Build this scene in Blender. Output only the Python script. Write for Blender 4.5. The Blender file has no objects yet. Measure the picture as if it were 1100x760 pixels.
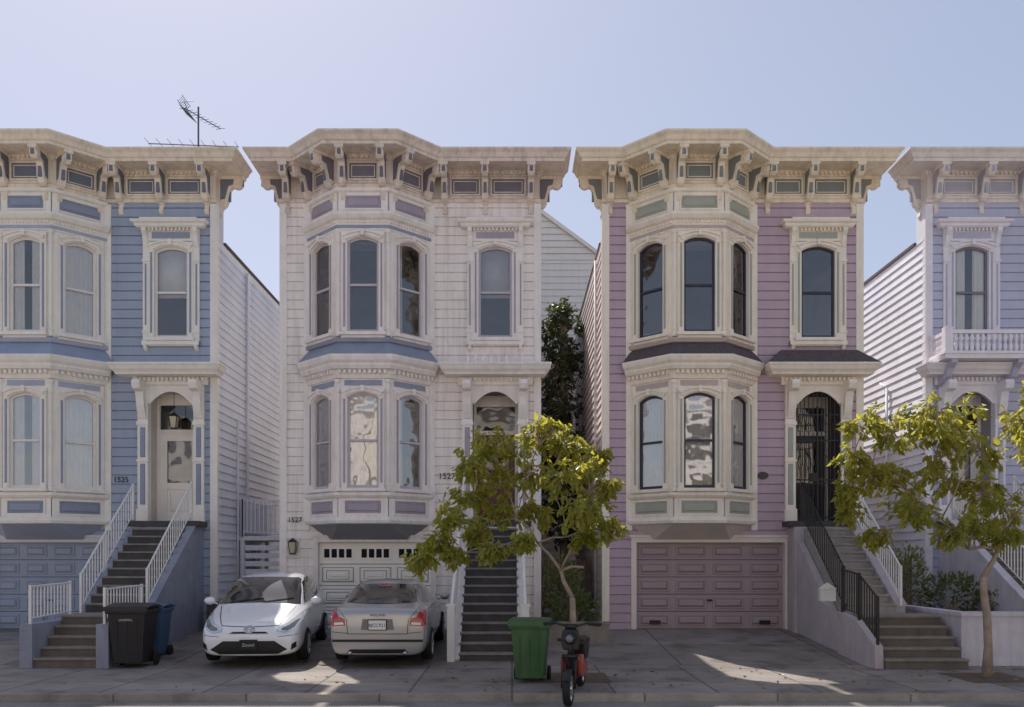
import bpy,bmesh,math,random
from mathutils import Matrix,Vector,noise
from mathutils.bvhtree import BVHTree
R=random.Random(11)
scene=bpy.context.scene
COL=scene.collection
I4=Matrix.Identity(4)
def lin(c):
    o=[]
    for v in c:
        v=v/255.
        o.append(v/12.92 if v<=.04045 else ((v+.055)/1.055)**2.4)
    return (o[0],o[1],o[2],1)
# ------------------------------------------------------------------ materials
def newmat(name):
    m=bpy.data.materials.new(name); m.use_nodes=True
    nt=m.node_tree; nt.nodes.clear()
    out=nt.nodes.new('ShaderNodeOutputMaterial')
    return m,nt,out
def mat(name,rgb,rough=.6,var=.10,scale=2.0,bump=.15,bscale=35,metal=0.,streak=.0,coat=0.,dirt=None):
    m,nt,out=newmat(name); N=nt.nodes.new; L=nt.links.new
    p=N('ShaderNodeBsdfPrincipled'); L(p.outputs[0],out.inputs[0])
    geo=N('ShaderNodeNewGeometry')
    n1=N('ShaderNodeTexNoise'); n1.inputs['Scale'].default_value=scale; n1.inputs['Detail'].default_value=6
    n1.inputs['Roughness'].default_value=.65
    L(geo.outputs['Position'],n1.inputs['Vector'])
    mr=N('ShaderNodeMapRange'); mr.inputs[1].default_value=.3; mr.inputs[2].default_value=.7
    mr.inputs[3].default_value=1-var; mr.inputs[4].default_value=1+var
    L(n1.outputs[0],mr.inputs[0])
    sc=N('ShaderNodeVectorMath'); sc.operation='SCALE'; sc.inputs[0].default_value=lin(rgb)[:3]
    L(mr.outputs[0],sc.inputs['Scale'])
    last=sc.outputs[0]
    if streak>0:
        mp=N('ShaderNodeMapping'); mp.inputs['Scale'].default_value=(7,7,.5)
        L(geo.outputs['Position'],mp.inputs[0])
        n2=N('ShaderNodeTexNoise'); n2.inputs['Scale'].default_value=1.; n2.inputs['Detail'].default_value=6; n2.inputs['Roughness'].default_value=.65
        L(mp.outputs[0],n2.inputs['Vector'])
        m2=N('ShaderNodeMapRange'); m2.inputs[1].default_value=.46; m2.inputs[2].default_value=.76
        m2.inputs[3].default_value=0; m2.inputs[4].default_value=streak
        L(n2.outputs[0],m2.inputs[0])
        mx=N('ShaderNodeMix'); mx.data_type='RGBA'
        L(m2.outputs[0],mx.inputs[0]); L(last,mx.inputs[6])
        mx.inputs[7].default_value=lin(dirt or (124,108,98))
        last=mx.outputs[2]
    L(last,p.inputs['Base Color'])
    p.inputs['Roughness'].default_value=rough; p.inputs['Metallic'].default_value=metal
    if coat: p.inputs['Coat Weight'].default_value=coat; p.inputs['Coat Roughness'].default_value=.05
    if bump>0:
        n3=N('ShaderNodeTexNoise'); n3.inputs['Scale'].default_value=bscale; n3.inputs['Detail'].default_value=4
        L(geo.outputs['Position'],n3.inputs['Vector'])
        b=N('ShaderNodeBump'); b.inputs['Strength'].default_value=bump; b.inputs['Distance'].default_value=.01
        L(n3.outputs[0],b.inputs['Height']); L(b.outputs[0],p.inputs['Normal'])
    return m
def glassmat(name,base=.13,tint=(.84,.85,.86),wob=.05):
    m,nt,out=newmat(name); N=nt.nodes.new; L=nt.links.new
    tr=N('ShaderNodeBsdfTransparent'); tr.inputs[0].default_value=(*tint,1)
    gl=N('ShaderNodeBsdfGlossy'); gl.inputs['Roughness'].default_value=.03; gl.inputs[0].default_value=(.97,.96,.95,1)
    fr=N('ShaderNodeFresnel'); fr.inputs[0].default_value=1.5
    ad=N('ShaderNodeMath'); ad.operation='ADD'; ad.use_clamp=True; ad.inputs[1].default_value=base
    L(fr.outputs[0],ad.inputs[0])
    mx=N('ShaderNodeMixShader'); L(ad.outputs[0],mx.inputs[0]); L(tr.outputs[0],mx.inputs[1]); L(gl.outputs[0],mx.inputs[2])
    geo=N('ShaderNodeNewGeometry'); n=N('ShaderNodeTexNoise'); n.inputs['Scale'].default_value=2.2; n.inputs['Detail'].default_value=1
    L(geo.outputs['Position'],n.inputs['Vector'])
    b=N('ShaderNodeBump'); b.inputs['Strength'].default_value=wob; b.inputs['Distance'].default_value=.2
    L(n.outputs[0],b.inputs['Height']); L(b.outputs[0],gl.inputs['Normal'])
    L(mx.outputs[0],out.inputs[0]); return m
def leafmat(name,c1,c2,ctr,trans=.45):
    m,nt,out=newmat(name); N=nt.nodes.new; L=nt.links.new
    geo=N('ShaderNodeNewGeometry')
    mx=N('ShaderNodeMix'); mx.data_type='RGBA'; mx.inputs[6].default_value=lin(c1); mx.inputs[7].default_value=lin(c2)
    L(geo.outputs['Random Per Island'],mx.inputs[0])
    p=N('ShaderNodeBsdfPrincipled'); L(mx.outputs[2],p.inputs['Base Color']); p.inputs['Roughness'].default_value=.42
    t=N('ShaderNodeBsdfTranslucent'); t.inputs[0].default_value=lin(ctr)
    ms=N('ShaderNodeMixShader'); ms.inputs[0].default_value=trans
    L(p.outputs[0],ms.inputs[1]); L(t.outputs[0],ms.inputs[2]); L(ms.outputs[0],out.inputs[0]); return m
def concrete(name,rgb,sx=1.2,sy=1.2,joint=.012,var=.28,jc=.4):
    m,nt,out=newmat(name); N=nt.nodes.new; L=nt.links.new
    p=N('ShaderNodeBsdfPrincipled'); L(p.outputs[0],out.inputs[0]); p.inputs['Roughness'].default_value=.85
    geo=N('ShaderNodeNewGeometry')
    n1=N('ShaderNodeTexNoise'); n1.inputs['Scale'].default_value=.9; n1.inputs['Detail'].default_value=9; n1.inputs['Roughness'].default_value=.7
    n2=N('ShaderNodeTexNoise'); n2.inputs['Scale'].default_value=60; n2.inputs['Detail'].default_value=3
    L(geo.outputs['Position'],n1.inputs['Vector']); L(geo.outputs['Position'],n2.inputs['Vector'])
    mr=N('ShaderNodeMapRange'); mr.inputs[1].default_value=.3; mr.inputs[2].default_value=.7; mr.inputs[3].default_value=1-var; mr.inputs[4].default_value=1+var
    L(n1.outputs[0],mr.inputs[0])
    m2=N('ShaderNodeMapRange'); m2.inputs[1].default_value=.3; m2.inputs[2].default_value=.7; m2.inputs[3].default_value=.8; m2.inputs[4].default_value=1.2
    L(n2.outputs[0],m2.inputs[0])
    mu=N('ShaderNodeMath'); mu.operation='MULTIPLY'; L(mr.outputs[0],mu.inputs[0]); L(m2.outputs[0],mu.inputs[1])
    last=mu.outputs[0]
    if joint>0:
        br=N('ShaderNodeTexBrick'); br.offset=0; br.inputs['Scale'].default_value=1; br.inputs['Brick Width'].default_value=sx; br.inputs['Row Height'].default_value=sy
        br.inputs['Mortar Size'].default_value=joint; br.inputs['Mortar Smooth'].default_value=.2
        br.inputs['Color1'].default_value=(1,1,1,1); br.inputs['Color2'].default_value=(.78,.78,.78,1); br.inputs['Mortar'].default_value=(jc,jc,jc,1)
        L(geo.outputs['Position'],br.inputs['Vector'])
        mu2=N('ShaderNodeMath'); mu2.operation='MULTIPLY'; L(last,mu2.inputs[0]); L(br.outputs[0],mu2.inputs[1]); last=mu2.outputs[0]
    n4=N('ShaderNodeTexNoise'); n4.inputs['Scale'].default_value=1.6; n4.inputs['Detail'].default_value=8; L(geo.outputs['Position'],n4.inputs['Vector'])
    m4=N('ShaderNodeMapRange'); m4.inputs[1].default_value=.52; m4.inputs[2].default_value=.68; m4.inputs[3].default_value=1; m4.inputs[4].default_value=.6
    L(n4.outputs[0],m4.inputs[0]); mu3=N('ShaderNodeMath'); mu3.operation='MULTIPLY'; L(last,mu3.inputs[0]); L(m4.outputs[0],mu3.inputs[1]); last=mu3.outputs[0]
    sc=N('ShaderNodeVectorMath'); sc.operation='SCALE'; sc.inputs[0].default_value=lin(rgb)[:3]; L(last,sc.inputs['Scale'])
    L(sc.outputs[0],p.inputs['Base Color'])
    b=N('ShaderNodeBump'); b.inputs['Strength'].default_value=.35; b.inputs['Distance'].default_value=.008
    L(n2.outputs[0],b.inputs['Height']); L(b.outputs[0],p.inputs['Normal'])
    return m
def brickmat(name,c1,c2,mo,bw=.2,rh=.07):
    m,nt,out=newmat(name); N=nt.nodes.new; L=nt.links.new
    p=N('ShaderNodeBsdfPrincipled'); L(p.outputs[0],out.inputs[0]); p.inputs['Roughness'].default_value=.85
    geo=N('ShaderNodeNewGeometry'); sp=N('ShaderNodeSeparateXYZ'); L(geo.outputs['Position'],sp.inputs[0])
    ad=N('ShaderNodeMath'); ad.operation='ADD'; L(sp.outputs[0],ad.inputs[0]); L(sp.outputs[1],ad.inputs[1])
    cb=N('ShaderNodeCombineXYZ'); L(ad.outputs[0],cb.inputs[0]); L(sp.outputs[2],cb.inputs[1])
    br=N('ShaderNodeTexBrick'); br.inputs['Scale'].default_value=1; br.inputs['Brick Width'].default_value=bw; br.inputs['Row Height'].default_value=rh
    br.inputs['Mortar Size'].default_value=.008
    br.inputs['Color1'].default_value=lin(c1); br.inputs['Color2'].default_value=lin(c2); br.inputs['Mortar'].default_value=lin(mo)
    L(cb.outputs[0],br.inputs['Vector']); L(br.outputs[0],p.inputs['Base Color']); return m
# ------------------------------------------------------------------ mesh builder
class MB:
    def __init__(s): s.v=[];s.f=[];s.m=[];s.M=I4
    def add(s,vs,fs,mi=0):
        b=len(s.v)
        s.v+= [tuple(s.M@Vector(v)) for v in vs]
        for f in fs: s.f.append([b+i for i in f]); s.m.append(mi)
    def box(s,x0,x1,y0,y1,z0,z1,mi=0):
        s.add([(x0,y0,z0),(x1,y0,z0),(x1,y1,z0),(x0,y1,z0),(x0,y0,z1),(x1,y0,z1),(x1,y1,z1),(x0,y1,z1)],
              [(0,3,2,1),(4,5,6,7),(0,1,5,4),(1,2,6,5),(2,3,7,6),(3,0,4,7)],mi)
    def tbox(s,cx,cy,z0,z1,w0,d0,w1,d1,mi=0,dy=0):
        vs=[]
        for z,w,d,o in((z0,w0,d0,0),(z1,w1,d1,dy)):
            vs+=[(cx-w/2,cy-d/2+o,z),(cx+w/2,cy-d/2+o,z),(cx+w/2,cy+d/2+o,z),(cx-w/2,cy+d/2+o,z)]
        s.add(vs,[(0,3,2,1),(4,5,6,7),(0,1,5,4),(1,2,6,5),(2,3,7,6),(3,0,4,7)],mi)
    def panel(s,x0,x1,z0,z1,yb,yf,bev,mi=0):
        s.add([(x0,yb,z0),(x1,yb,z0),(x1,yb,z1),(x0,yb,z1),(x0+bev,yf,z0+bev),(x1-bev,yf,z0+bev),(x1-bev,yf,z1-bev),(x0+bev,yf,z1-bev)],
              [(4,5,6,7),(0,1,5,4),(1,2,6,5),(2,3,7,6),(3,0,4,7)],mi)
    def frame(s,x0,x1,z0,z1,w,y0,y1,mi=0):
        s.box(x0,x1,y0,y1,z0,z0+w,mi); s.box(x0,x1,y0,y1,z1-w,z1,mi); s.box(x0,x0+w,y0,y1,z0+w,z1-w,mi); s.box(x1-w,x1,y0,y1,z0+w,z1-w,mi)
    def band(s,A,B,y0,y1,mi=0):
        n=len(A); vs=[(a[0],y0,a[1]) for a in A]+[(b[0],y0,b[1]) for b in B]+[(a[0],y1,a[1]) for a in A]+[(b[0],y1,b[1]) for b in B]
        fs=[]
        for i in range(n-1):
            fs.append((i,i+1,n+i+1,n+i)); fs.append((2*n+i,2*n+i+1,i+1,i)); fs.append((n+i,n+i+1,3*n+i+1,3*n+i)); fs.append((2*n+i+1,2*n+i,3*n+i,3*n+i+1))
        fs.append((0,n,3*n,2*n)); fs.append((n-1,3*n-1,4*n-1,2*n-1))
        s.add(vs,fs,mi)
    def prismyz(s,poly,x0,x1,mi=0):
        n=len(poly); vs=[(x0,p[0],p[1]) for p in poly]+[(x1,p[0],p[1]) for p in poly]
        fs=[tuple(range(n)),tuple(range(2*n-1,n-1,-1))]+[(i,n+i,n+(i+1)%n,(i+1)%n) for i in range(n)]
        s.add(vs,fs,mi)
    def prismxz(s,poly,y0,y1,mi=0):
        n=len(poly); vs=[(p[0],y0,p[1]) for p in poly]+[(p[0],y1,p[1]) for p in poly]
        fs=[tuple(range(n)),tuple(range(2*n-1,n-1,-1))]+[(i,n+i,n+(i+1)%n,(i+1)%n) for i in range(n)]
        s.add(vs,fs,mi)
    def sweep(s,path,prof,mi=0,cap=True):
        ns=[]
        for i in range(len(path)-1):
            u=Vector((path[i+1][0]-path[i][0],path[i+1][1]-path[i][1])).normalized(); ns.append(Vector((u.y,-u.x)))
        ms=[ns[0]]+[(ns[i]+ns[i+1])/(1+ns[i].dot(ns[i+1])) for i in range(len(ns)-1)]+[ns[-1]]
        k=len(prof); vs=[]
        for p,m in zip(path,ms):
            for o,z in prof: vs.append((p[0]+m.x*o,p[1]+m.y*o,z))
        fs=[]
        for i in range(len(path)-1):
            for j in range(k-1):
                a=i*k+j; fs.append((a,a+k,a+k+1,a+1))
        if cap: fs.append(tuple(range(k-1,-1,-1))); fs.append(tuple(range((len(path)-1)*k,len(path)*k)))
        s.add(vs,fs,mi)
    def tube(s,pts,rs,n=8,mi=0,cap=True):
        pts=[Vector(p) for p in pts]
        if not hasattr(rs,'__len__'): rs=[rs]*len(pts)
        vs=[];prev=None
        for i,p in enumerate(pts):
            t=(pts[min(i+1,len(pts)-1)]-pts[max(i-1,0)]).normalized()
            if prev is None:
                a=t.cross(Vector((0,0,1))); 
                if a.length<.05: a=t.cross(Vector((1,0,0)))
                a.normalize()
            else:
                a=prev-t*prev.dot(t); a.normalize()
            prev=a; b=t.cross(a)
            for k in range(n):
                an=2*math.pi*k/n; vs.append(tuple(p+(a*math.cos(an)+b*math.sin(an))*rs[i]))
        fs=[]
        for i in range(len(pts)-1):
            for k in range(n): fs.append((i*n+k,i*n+(k+1)%n,(i+1)*n+(k+1)%n,(i+1)*n+k))
        if cap: fs.append(tuple(range(n-1,-1,-1))); fs.append(tuple(range((len(pts)-1)*n,len(pts)*n)))
        s.add(vs,fs,mi)
    def lathex(s,prof,n=28,mi=0,c=(0,0,0)):
        vs=[];k=len(prof)
        for i in range(n):
            a=2*math.pi*i/n
            for x,r in prof: vs.append((c[0]+x,c[1]+r*math.cos(a),c[2]+r*math.sin(a)))
        fs=[]
        for i in range(n):
            for j in range(k-1): fs.append((i*k+j,i*k+j+1,((i+1)%n)*k+j+1,((i+1)%n)*k+j))
        s.add(vs,fs,mi)
    def lathez(s,prof,n=16,mi=0,c=(0,0,0)):
        vs=[];k=len(prof)
        for i in range(n):
            a=2*math.pi*i/n
            for r,z in prof: vs.append((c[0]+r*math.cos(a),c[1]+r*math.sin(a),c[2]+z))
        fs=[]
        for i in range(n):
            for j in range(k-1): fs.append((i*k+j,i*k+j+1,((i+1)%n)*k+j+1,((i+1)%n)*k+j))
        s.add(vs,fs,mi)
    def ell(s,c,r,mi=0,n=12,m=8):
        vs=[];fs=[]
        for j in range(m+1):
            t=math.pi*j/m
            for i in range(n):
                a=2*math.pi*i/n; vs.append((c[0]+r[0]*math.sin(t)*math.cos(a),c[1]+r[1]*math.sin(t)*math.sin(a),c[2]+r[2]*math.cos(t)))
        for j in range(m):
            for i in range(n): fs.append((j*n+i,(j+1)*n+i,(j+1)*n+(i+1)%n,j*n+(i+1)%n))
        s.add(vs,fs,mi)
    def mesh(s,name,mats,smooth=False):
        me=bpy.data.meshes.new(name); me.from_pydata(s.v,[],s.f)
        for m in mats: me.materials.append(m)
        me.polygons.foreach_set('material_index',s.m)
        if smooth: me.polygons.foreach_set('use_smooth',[True]*len(s.f))
        me.update(); return me
def ob(name,me,parent=None,M=None,**k):
    o=bpy.data.objects.new(name,me); COL.objects.link(o)
    if parent: o.parent=parent
    if M is not None: o.matrix_local=M
    for a,b in k.items(): o[a]=b
    return o
def empty(name,loc,label,cat,rotz=0,group=None,sx=1):
    o=bpy.data.objects.new(name,None); COL.objects.link(o); o.location=loc; o.rotation_euler=(0,0,rotz); o.scale=(sx,1,1)
    o.empty_display_size=.3; o['label']=label; o['category']=cat
    if group: o['group']=group
    return o
def FR(p,u,z=0):
    u=Vector(u).normalized()
    return Matrix(((u.x,-u.y,0,p[0]),(u.y,u.x,0,p[1]),(0,0,1,z),(0,0,0,1)))
def T(x,y,z): return Matrix.Translation((x,y,z))
def text(name,s,size,M,m,parent=None,depth=.004,**k):
    cu=bpy.data.curves.new(name,'FONT'); cu.body=s; cu.size=size; cu.extrude=depth; cu.align_x='CENTER'; cu.align_y='CENTER'
    t=bpy.data.objects.new(name,cu); COL.objects.link(t)
    bpy.context.view_layer.update()
    me=bpy.data.meshes.new_from_object(t.evaluated_get(bpy.context.evaluated_depsgraph_get()))
    bpy.data.objects.remove(t); me.materials.clear(); me.materials.append(m)
    o=ob(name,me,parent,M@Matrix.Rotation(math.pi/2,4,'X'),**k); return o
# ------------------------------------------------------------------ shared mats
DARK=mat('dark_void',(18,17,18),.9,0,bump=0)
IRON=mat('black_iron',(24,23,25),.45,.1)
GLASS=glassmat('window_glass',.12)
GLASS2=glassmat('bright_window_glass',.26)
GLASS3=glassmat('door_glass',.03)
CURT=mat('white_curtain',(244,240,234),.9,.06,6,.1)
CURT2=mat('grey_curtain',(208,203,203),.9,.06,6,.1)
SHING=mat('dark_shingle',(92,82,84),.9,.3,12,.5,60)
CONC=concrete('sidewalk_concrete',(150,141,134),1.5,1.7,.02,.26)
DRIVE=concrete('driveway_concrete',(144,134,127),3.1,2.3,.02,.28)
ASPH=concrete('street_asphalt',(136,132,129),1,1,0,.16)  # asphalt tone lifted to bounce extra sun onto the house fronts
KERB=concrete('kerb_concrete',(162,154,145),1.9,9,.015)
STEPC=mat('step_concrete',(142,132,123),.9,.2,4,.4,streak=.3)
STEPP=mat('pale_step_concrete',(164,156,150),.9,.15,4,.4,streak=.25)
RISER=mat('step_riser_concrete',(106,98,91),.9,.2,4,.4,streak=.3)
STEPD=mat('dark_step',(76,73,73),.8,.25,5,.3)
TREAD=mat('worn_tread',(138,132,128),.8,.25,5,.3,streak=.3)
RUBBER=mat('tyre_rubber',(26,26,27),.8,.1)
WHT=mat('white_metal_rail',(236,232,228),.5,.06,streak=.12)
# ------------------------------------------------------------------ siding
def siding(mb,u0,u1,z0,z1,ops,mi,kind='channel',board=.215):
    segs=[];z=z0
    while z<z1-1e-4:
        if kind=='channel':
            pr=[(z,-.014,z+.022,-.014),(z+.022,-.014,z+.036,.022),(z+.036,.022,z+board,.022),(z+board,.022,z+board,-.014)]
        elif kind=='flat': pr=[(z,.02,z+board,.02)]
        else: pr=[(z,.036,z+board,.002),(z+board,.002,z+board,.036)]
        segs+=pr; z+=board
    cuts=sorted(set([o[2] for o in ops]+[o[3] for o in ops]))
    out=[]
    for a,na,b,nb in segs:
        if a>=z1: continue
        if b>z1 and b>a: nb=na+(nb-na)*(z1-a)/(b-a); b=z1
        if a==b: out.append((a,na,b,nb)); continue
        cs=[a]+[c for c in cuts if a<c<b]+[b]
        for p,q in zip(cs[:-1],cs[1:]):
            f=lambda t:na+(nb-na)*(t-a)/(b-a)
            out.append((p,f(p),q,f(q)))
    for a,na,b,nb in out:
        zm=(a+b)/2; iv=[(u0,u1)]
        for o in ops:
            if o[2]<=zm<=o[3]:
                nv=[]
                for s,e in iv:
                    if o[1]<=s or o[0]>=e: nv.append((s,e)); continue
                    if o[0]>s: nv.append((s,o[0]))
                    if o[1]<e: nv.append((o[1],e))
                iv=nv
        for s,e in iv:
            mb.add([(s,-na,a),(e,-na,a),(e,-nb,b),(s,-nb,b)],[(0,1,2,3)],mi)
# ------------------------------------------------------------------ windows
def arcpts(w,sp,r,n=12):
    return [(-w/2+w*i/n, sp+r*(1-(2*i/n-1)**2)) for i in range(n+1)]
def window_meshes(P,w,h,style):
    tr,ac,sa=P['trim'],P['accent'],P['sash']
    c=.13; r=.11; sp=h-r; arc=arcpts(w,sp,r); b=MB()
    for sg in(-1,1):
        x0,x1=sorted((sg*w/2,sg*(w/2+c)))
        b.box(x0,x1,-.06,.12,0,h+.1,0)
        xm=sg*(w/2+c/2); b.box(xm-.018,xm+.018,-.082,-.06,.12,sp-.05,1)
        b.box(xm-.05,xm+.05,-.085,-.06,.0,.1,0); b.box(xm-.05,xm+.05,-.085,-.06,sp-.04,sp+.04,0)
    b.band(arc,[(x,h+.1) for x,_ in arc],-.058,.12,0)
    o1=[(x*(w+.06)/w,z+.02) for x,z in arc]; o2=[(x*(w+.2)/w,z+.085) for x,z in arc]
    b.band(o1,o2,-.1,-.058,0)
    o3=[(x*(w+.2)/w,z+.085) for x,z in arc]; o4=[(x*(w+.25)/w,z+.12) for x,z in arc]
    b.band(o3,o4,-.14,-.055,0)
    b.box(-.04,.04,-.16,-.1,h+.0,h+.14,0)
    b.box(-w/2-c-.04,w/2+c+.04,-.15,.12,-.07,-.002,0)
    b.box(-w/2-c-.01,w/2+c+.01,-.055,.0,-.19,-.07,0)
    if style=='hood':
        H=h+.1
        for sg in(-1,1):
            x0,x1=sorted((sg*(w/2+c),sg*(w/2+c+.14)))
            b.box(x0,x1,-.045,0,-.17,H+.02,0)
            xm=(x0+x1)/2
            b.box(xm-.016,xm+.016,-.062,-.045,.3,sp-.3,1)
            b.box(x0-.01,x1+.01,-.07,-.0,sp-.25,sp-.2,0); b.box(x0-.01,x1+.01,-.07,0,.12,.17,0)
            b.prismyz([(0,H+.3),(-.2,H+.3),(-.2,H+.22),(-.13,H+.12),(-.1,H-.02),(-.06,H-.12),(0,H-.16)],x0+.02,x1-.02,0)
            b.prismyz([(-.02,-.3),(-.07,-.26),(-.12,-.17),(0,-.17),(0,-.3)],x0+.03,x1-.03,0)
        X=w/2+c+.14
        b.box(-X,X,-.05,0,H+.02,H+.3,0)
        b.box(-X+.22,X-.22,-.066,-.05,H+.08,H+.22,1)
        b.box(-X,X,-.12,0,-.17,-.075,0)
        b.sweep([(-X,0),(-X,-.05),(X,-.05),(X,0)],[(0,H+.3),(.1,H+.3),(.14,H+.33),(.15,H+.38),(.2,H+.41),(.22,H+.46),(0,H+.5)],0)
        b.box(-X,X,-.26,0,H+.455,H+.5,0)
        n=14
        for i in range(n):
            x=-X+.03+(2*X-.06)*(i+.5)/n; b.box(x-.02,x+.02,-.12,-.05,H+.24,H+.3,0)
    case=b.mesh('window',[tr,ac])
    b=MB(); t=.05
    b.box(-w/2,-w/2+t,.02,.07,0,sp+.02); b.box(w/2-t,w/2,.02,.07,0,sp+.02)
    b.box(-w/2+t,w/2-t,.02,.07,0,.075); b.box(-w/2+t,w/2-t,.0,.07,h*.5-.025,h*.5+.025)
    b.band([(x,z-.055) for x,z in arc],arc,.021,.07)
    sash=b.mesh('sash',[sa])
    b=MB(); pts=[(-w/2,.045,.0),(w/2,.045,.0)]+[(x,.045,z) for x,z in reversed(arc)]
    b.add(pts,[tuple(range(len(pts)))]); glass=b.mesh('glass',[GLASS]);
    b2=MB(); b2.add(pts,[tuple(range(len(pts)))]); glassb=b2.mesh('glass',[GLASS2])
    return dict(case=case,sash=sash,glass=glass,glassb=glassb,w=w,h=h)
def curtain(w,h,kind,m):
    b=MB()
    def drape(x0,x1,z0,z1,f=9):
        n=max(6,int((x1-x0)*60)); vs=[]
        for i in range(n+1):
            x=x0+(x1-x0)*i/n
            y=.1+.02*math.sin(i*1.1)+.008*math.sin(i*2.7+1)
            vs+=[(x,y,z0),(x+.01*math.sin(i),y,z1)]
        b.add(vs,[(2*i,2*i+2,2*i+3,2*i+1) for i in range(n)])
    if kind=='full': drape(-w/2+.0,w/2-.0,0,h-.03)
    if kind=='split': drape(-w/2,-w*.1,0,h-.03); drape(w*.12,w/2,0,h-.03)
    if kind=='blind': b.box(-w/2+.01,w/2-.01,.09,.1,h*.45,h-.03)
    if kind=='side': drape(-w/2,-w*.2,0,h-.03)
    return b.mesh('curtain',[m],True)
def put_window(H,W,M,ck=None,cm=None,bright=False):
    o=ob('window',W['case'],H,M)
    ob('sash',W['sash'],o); ob('glass',W['glassb' if bright else 'glass'],o)
    if ck: ob('curtain',curtain(W['w'],W['h'],ck,cm or CURT),o)
# ------------------------------------------------------------------ railing
def railing(b,pts,h=.85,sp=.115,r=.011,mi=0,post=.022,low=.1):
    for (p,q) in zip(pts[:-1],pts[1:]):
        p=Vector(p);q=Vector(q); L=(Vector((q.x,q.y,0))-Vector((p.x,p.y,0))).length
        n=max(1,int(L/sp))
        up=Vector((0,0,1))
        b.tube([p+up*h,q+up*h],.02,6,mi); b.tube([p+up*low,q+up*low],.012,5,mi)
        for i in range(1,n):
            c=p+(q-p)*i/n; b.box(c.x-r,c.x+r,c.y-r,c.y+r,c.z+low-.01,c.z+h+.005,mi)
    for p in pts: b.box(p[0]-post,p[0]+post,p[1]-post,p[1]+post,p[2]-.02,p[2]+h+.03,mi)
def rail_ob(par,m,pts,*a,**k):
    b=MB(); railing(b,pts,*a,**k); ob('railing',b.mesh('railing',[m]),par)
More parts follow.
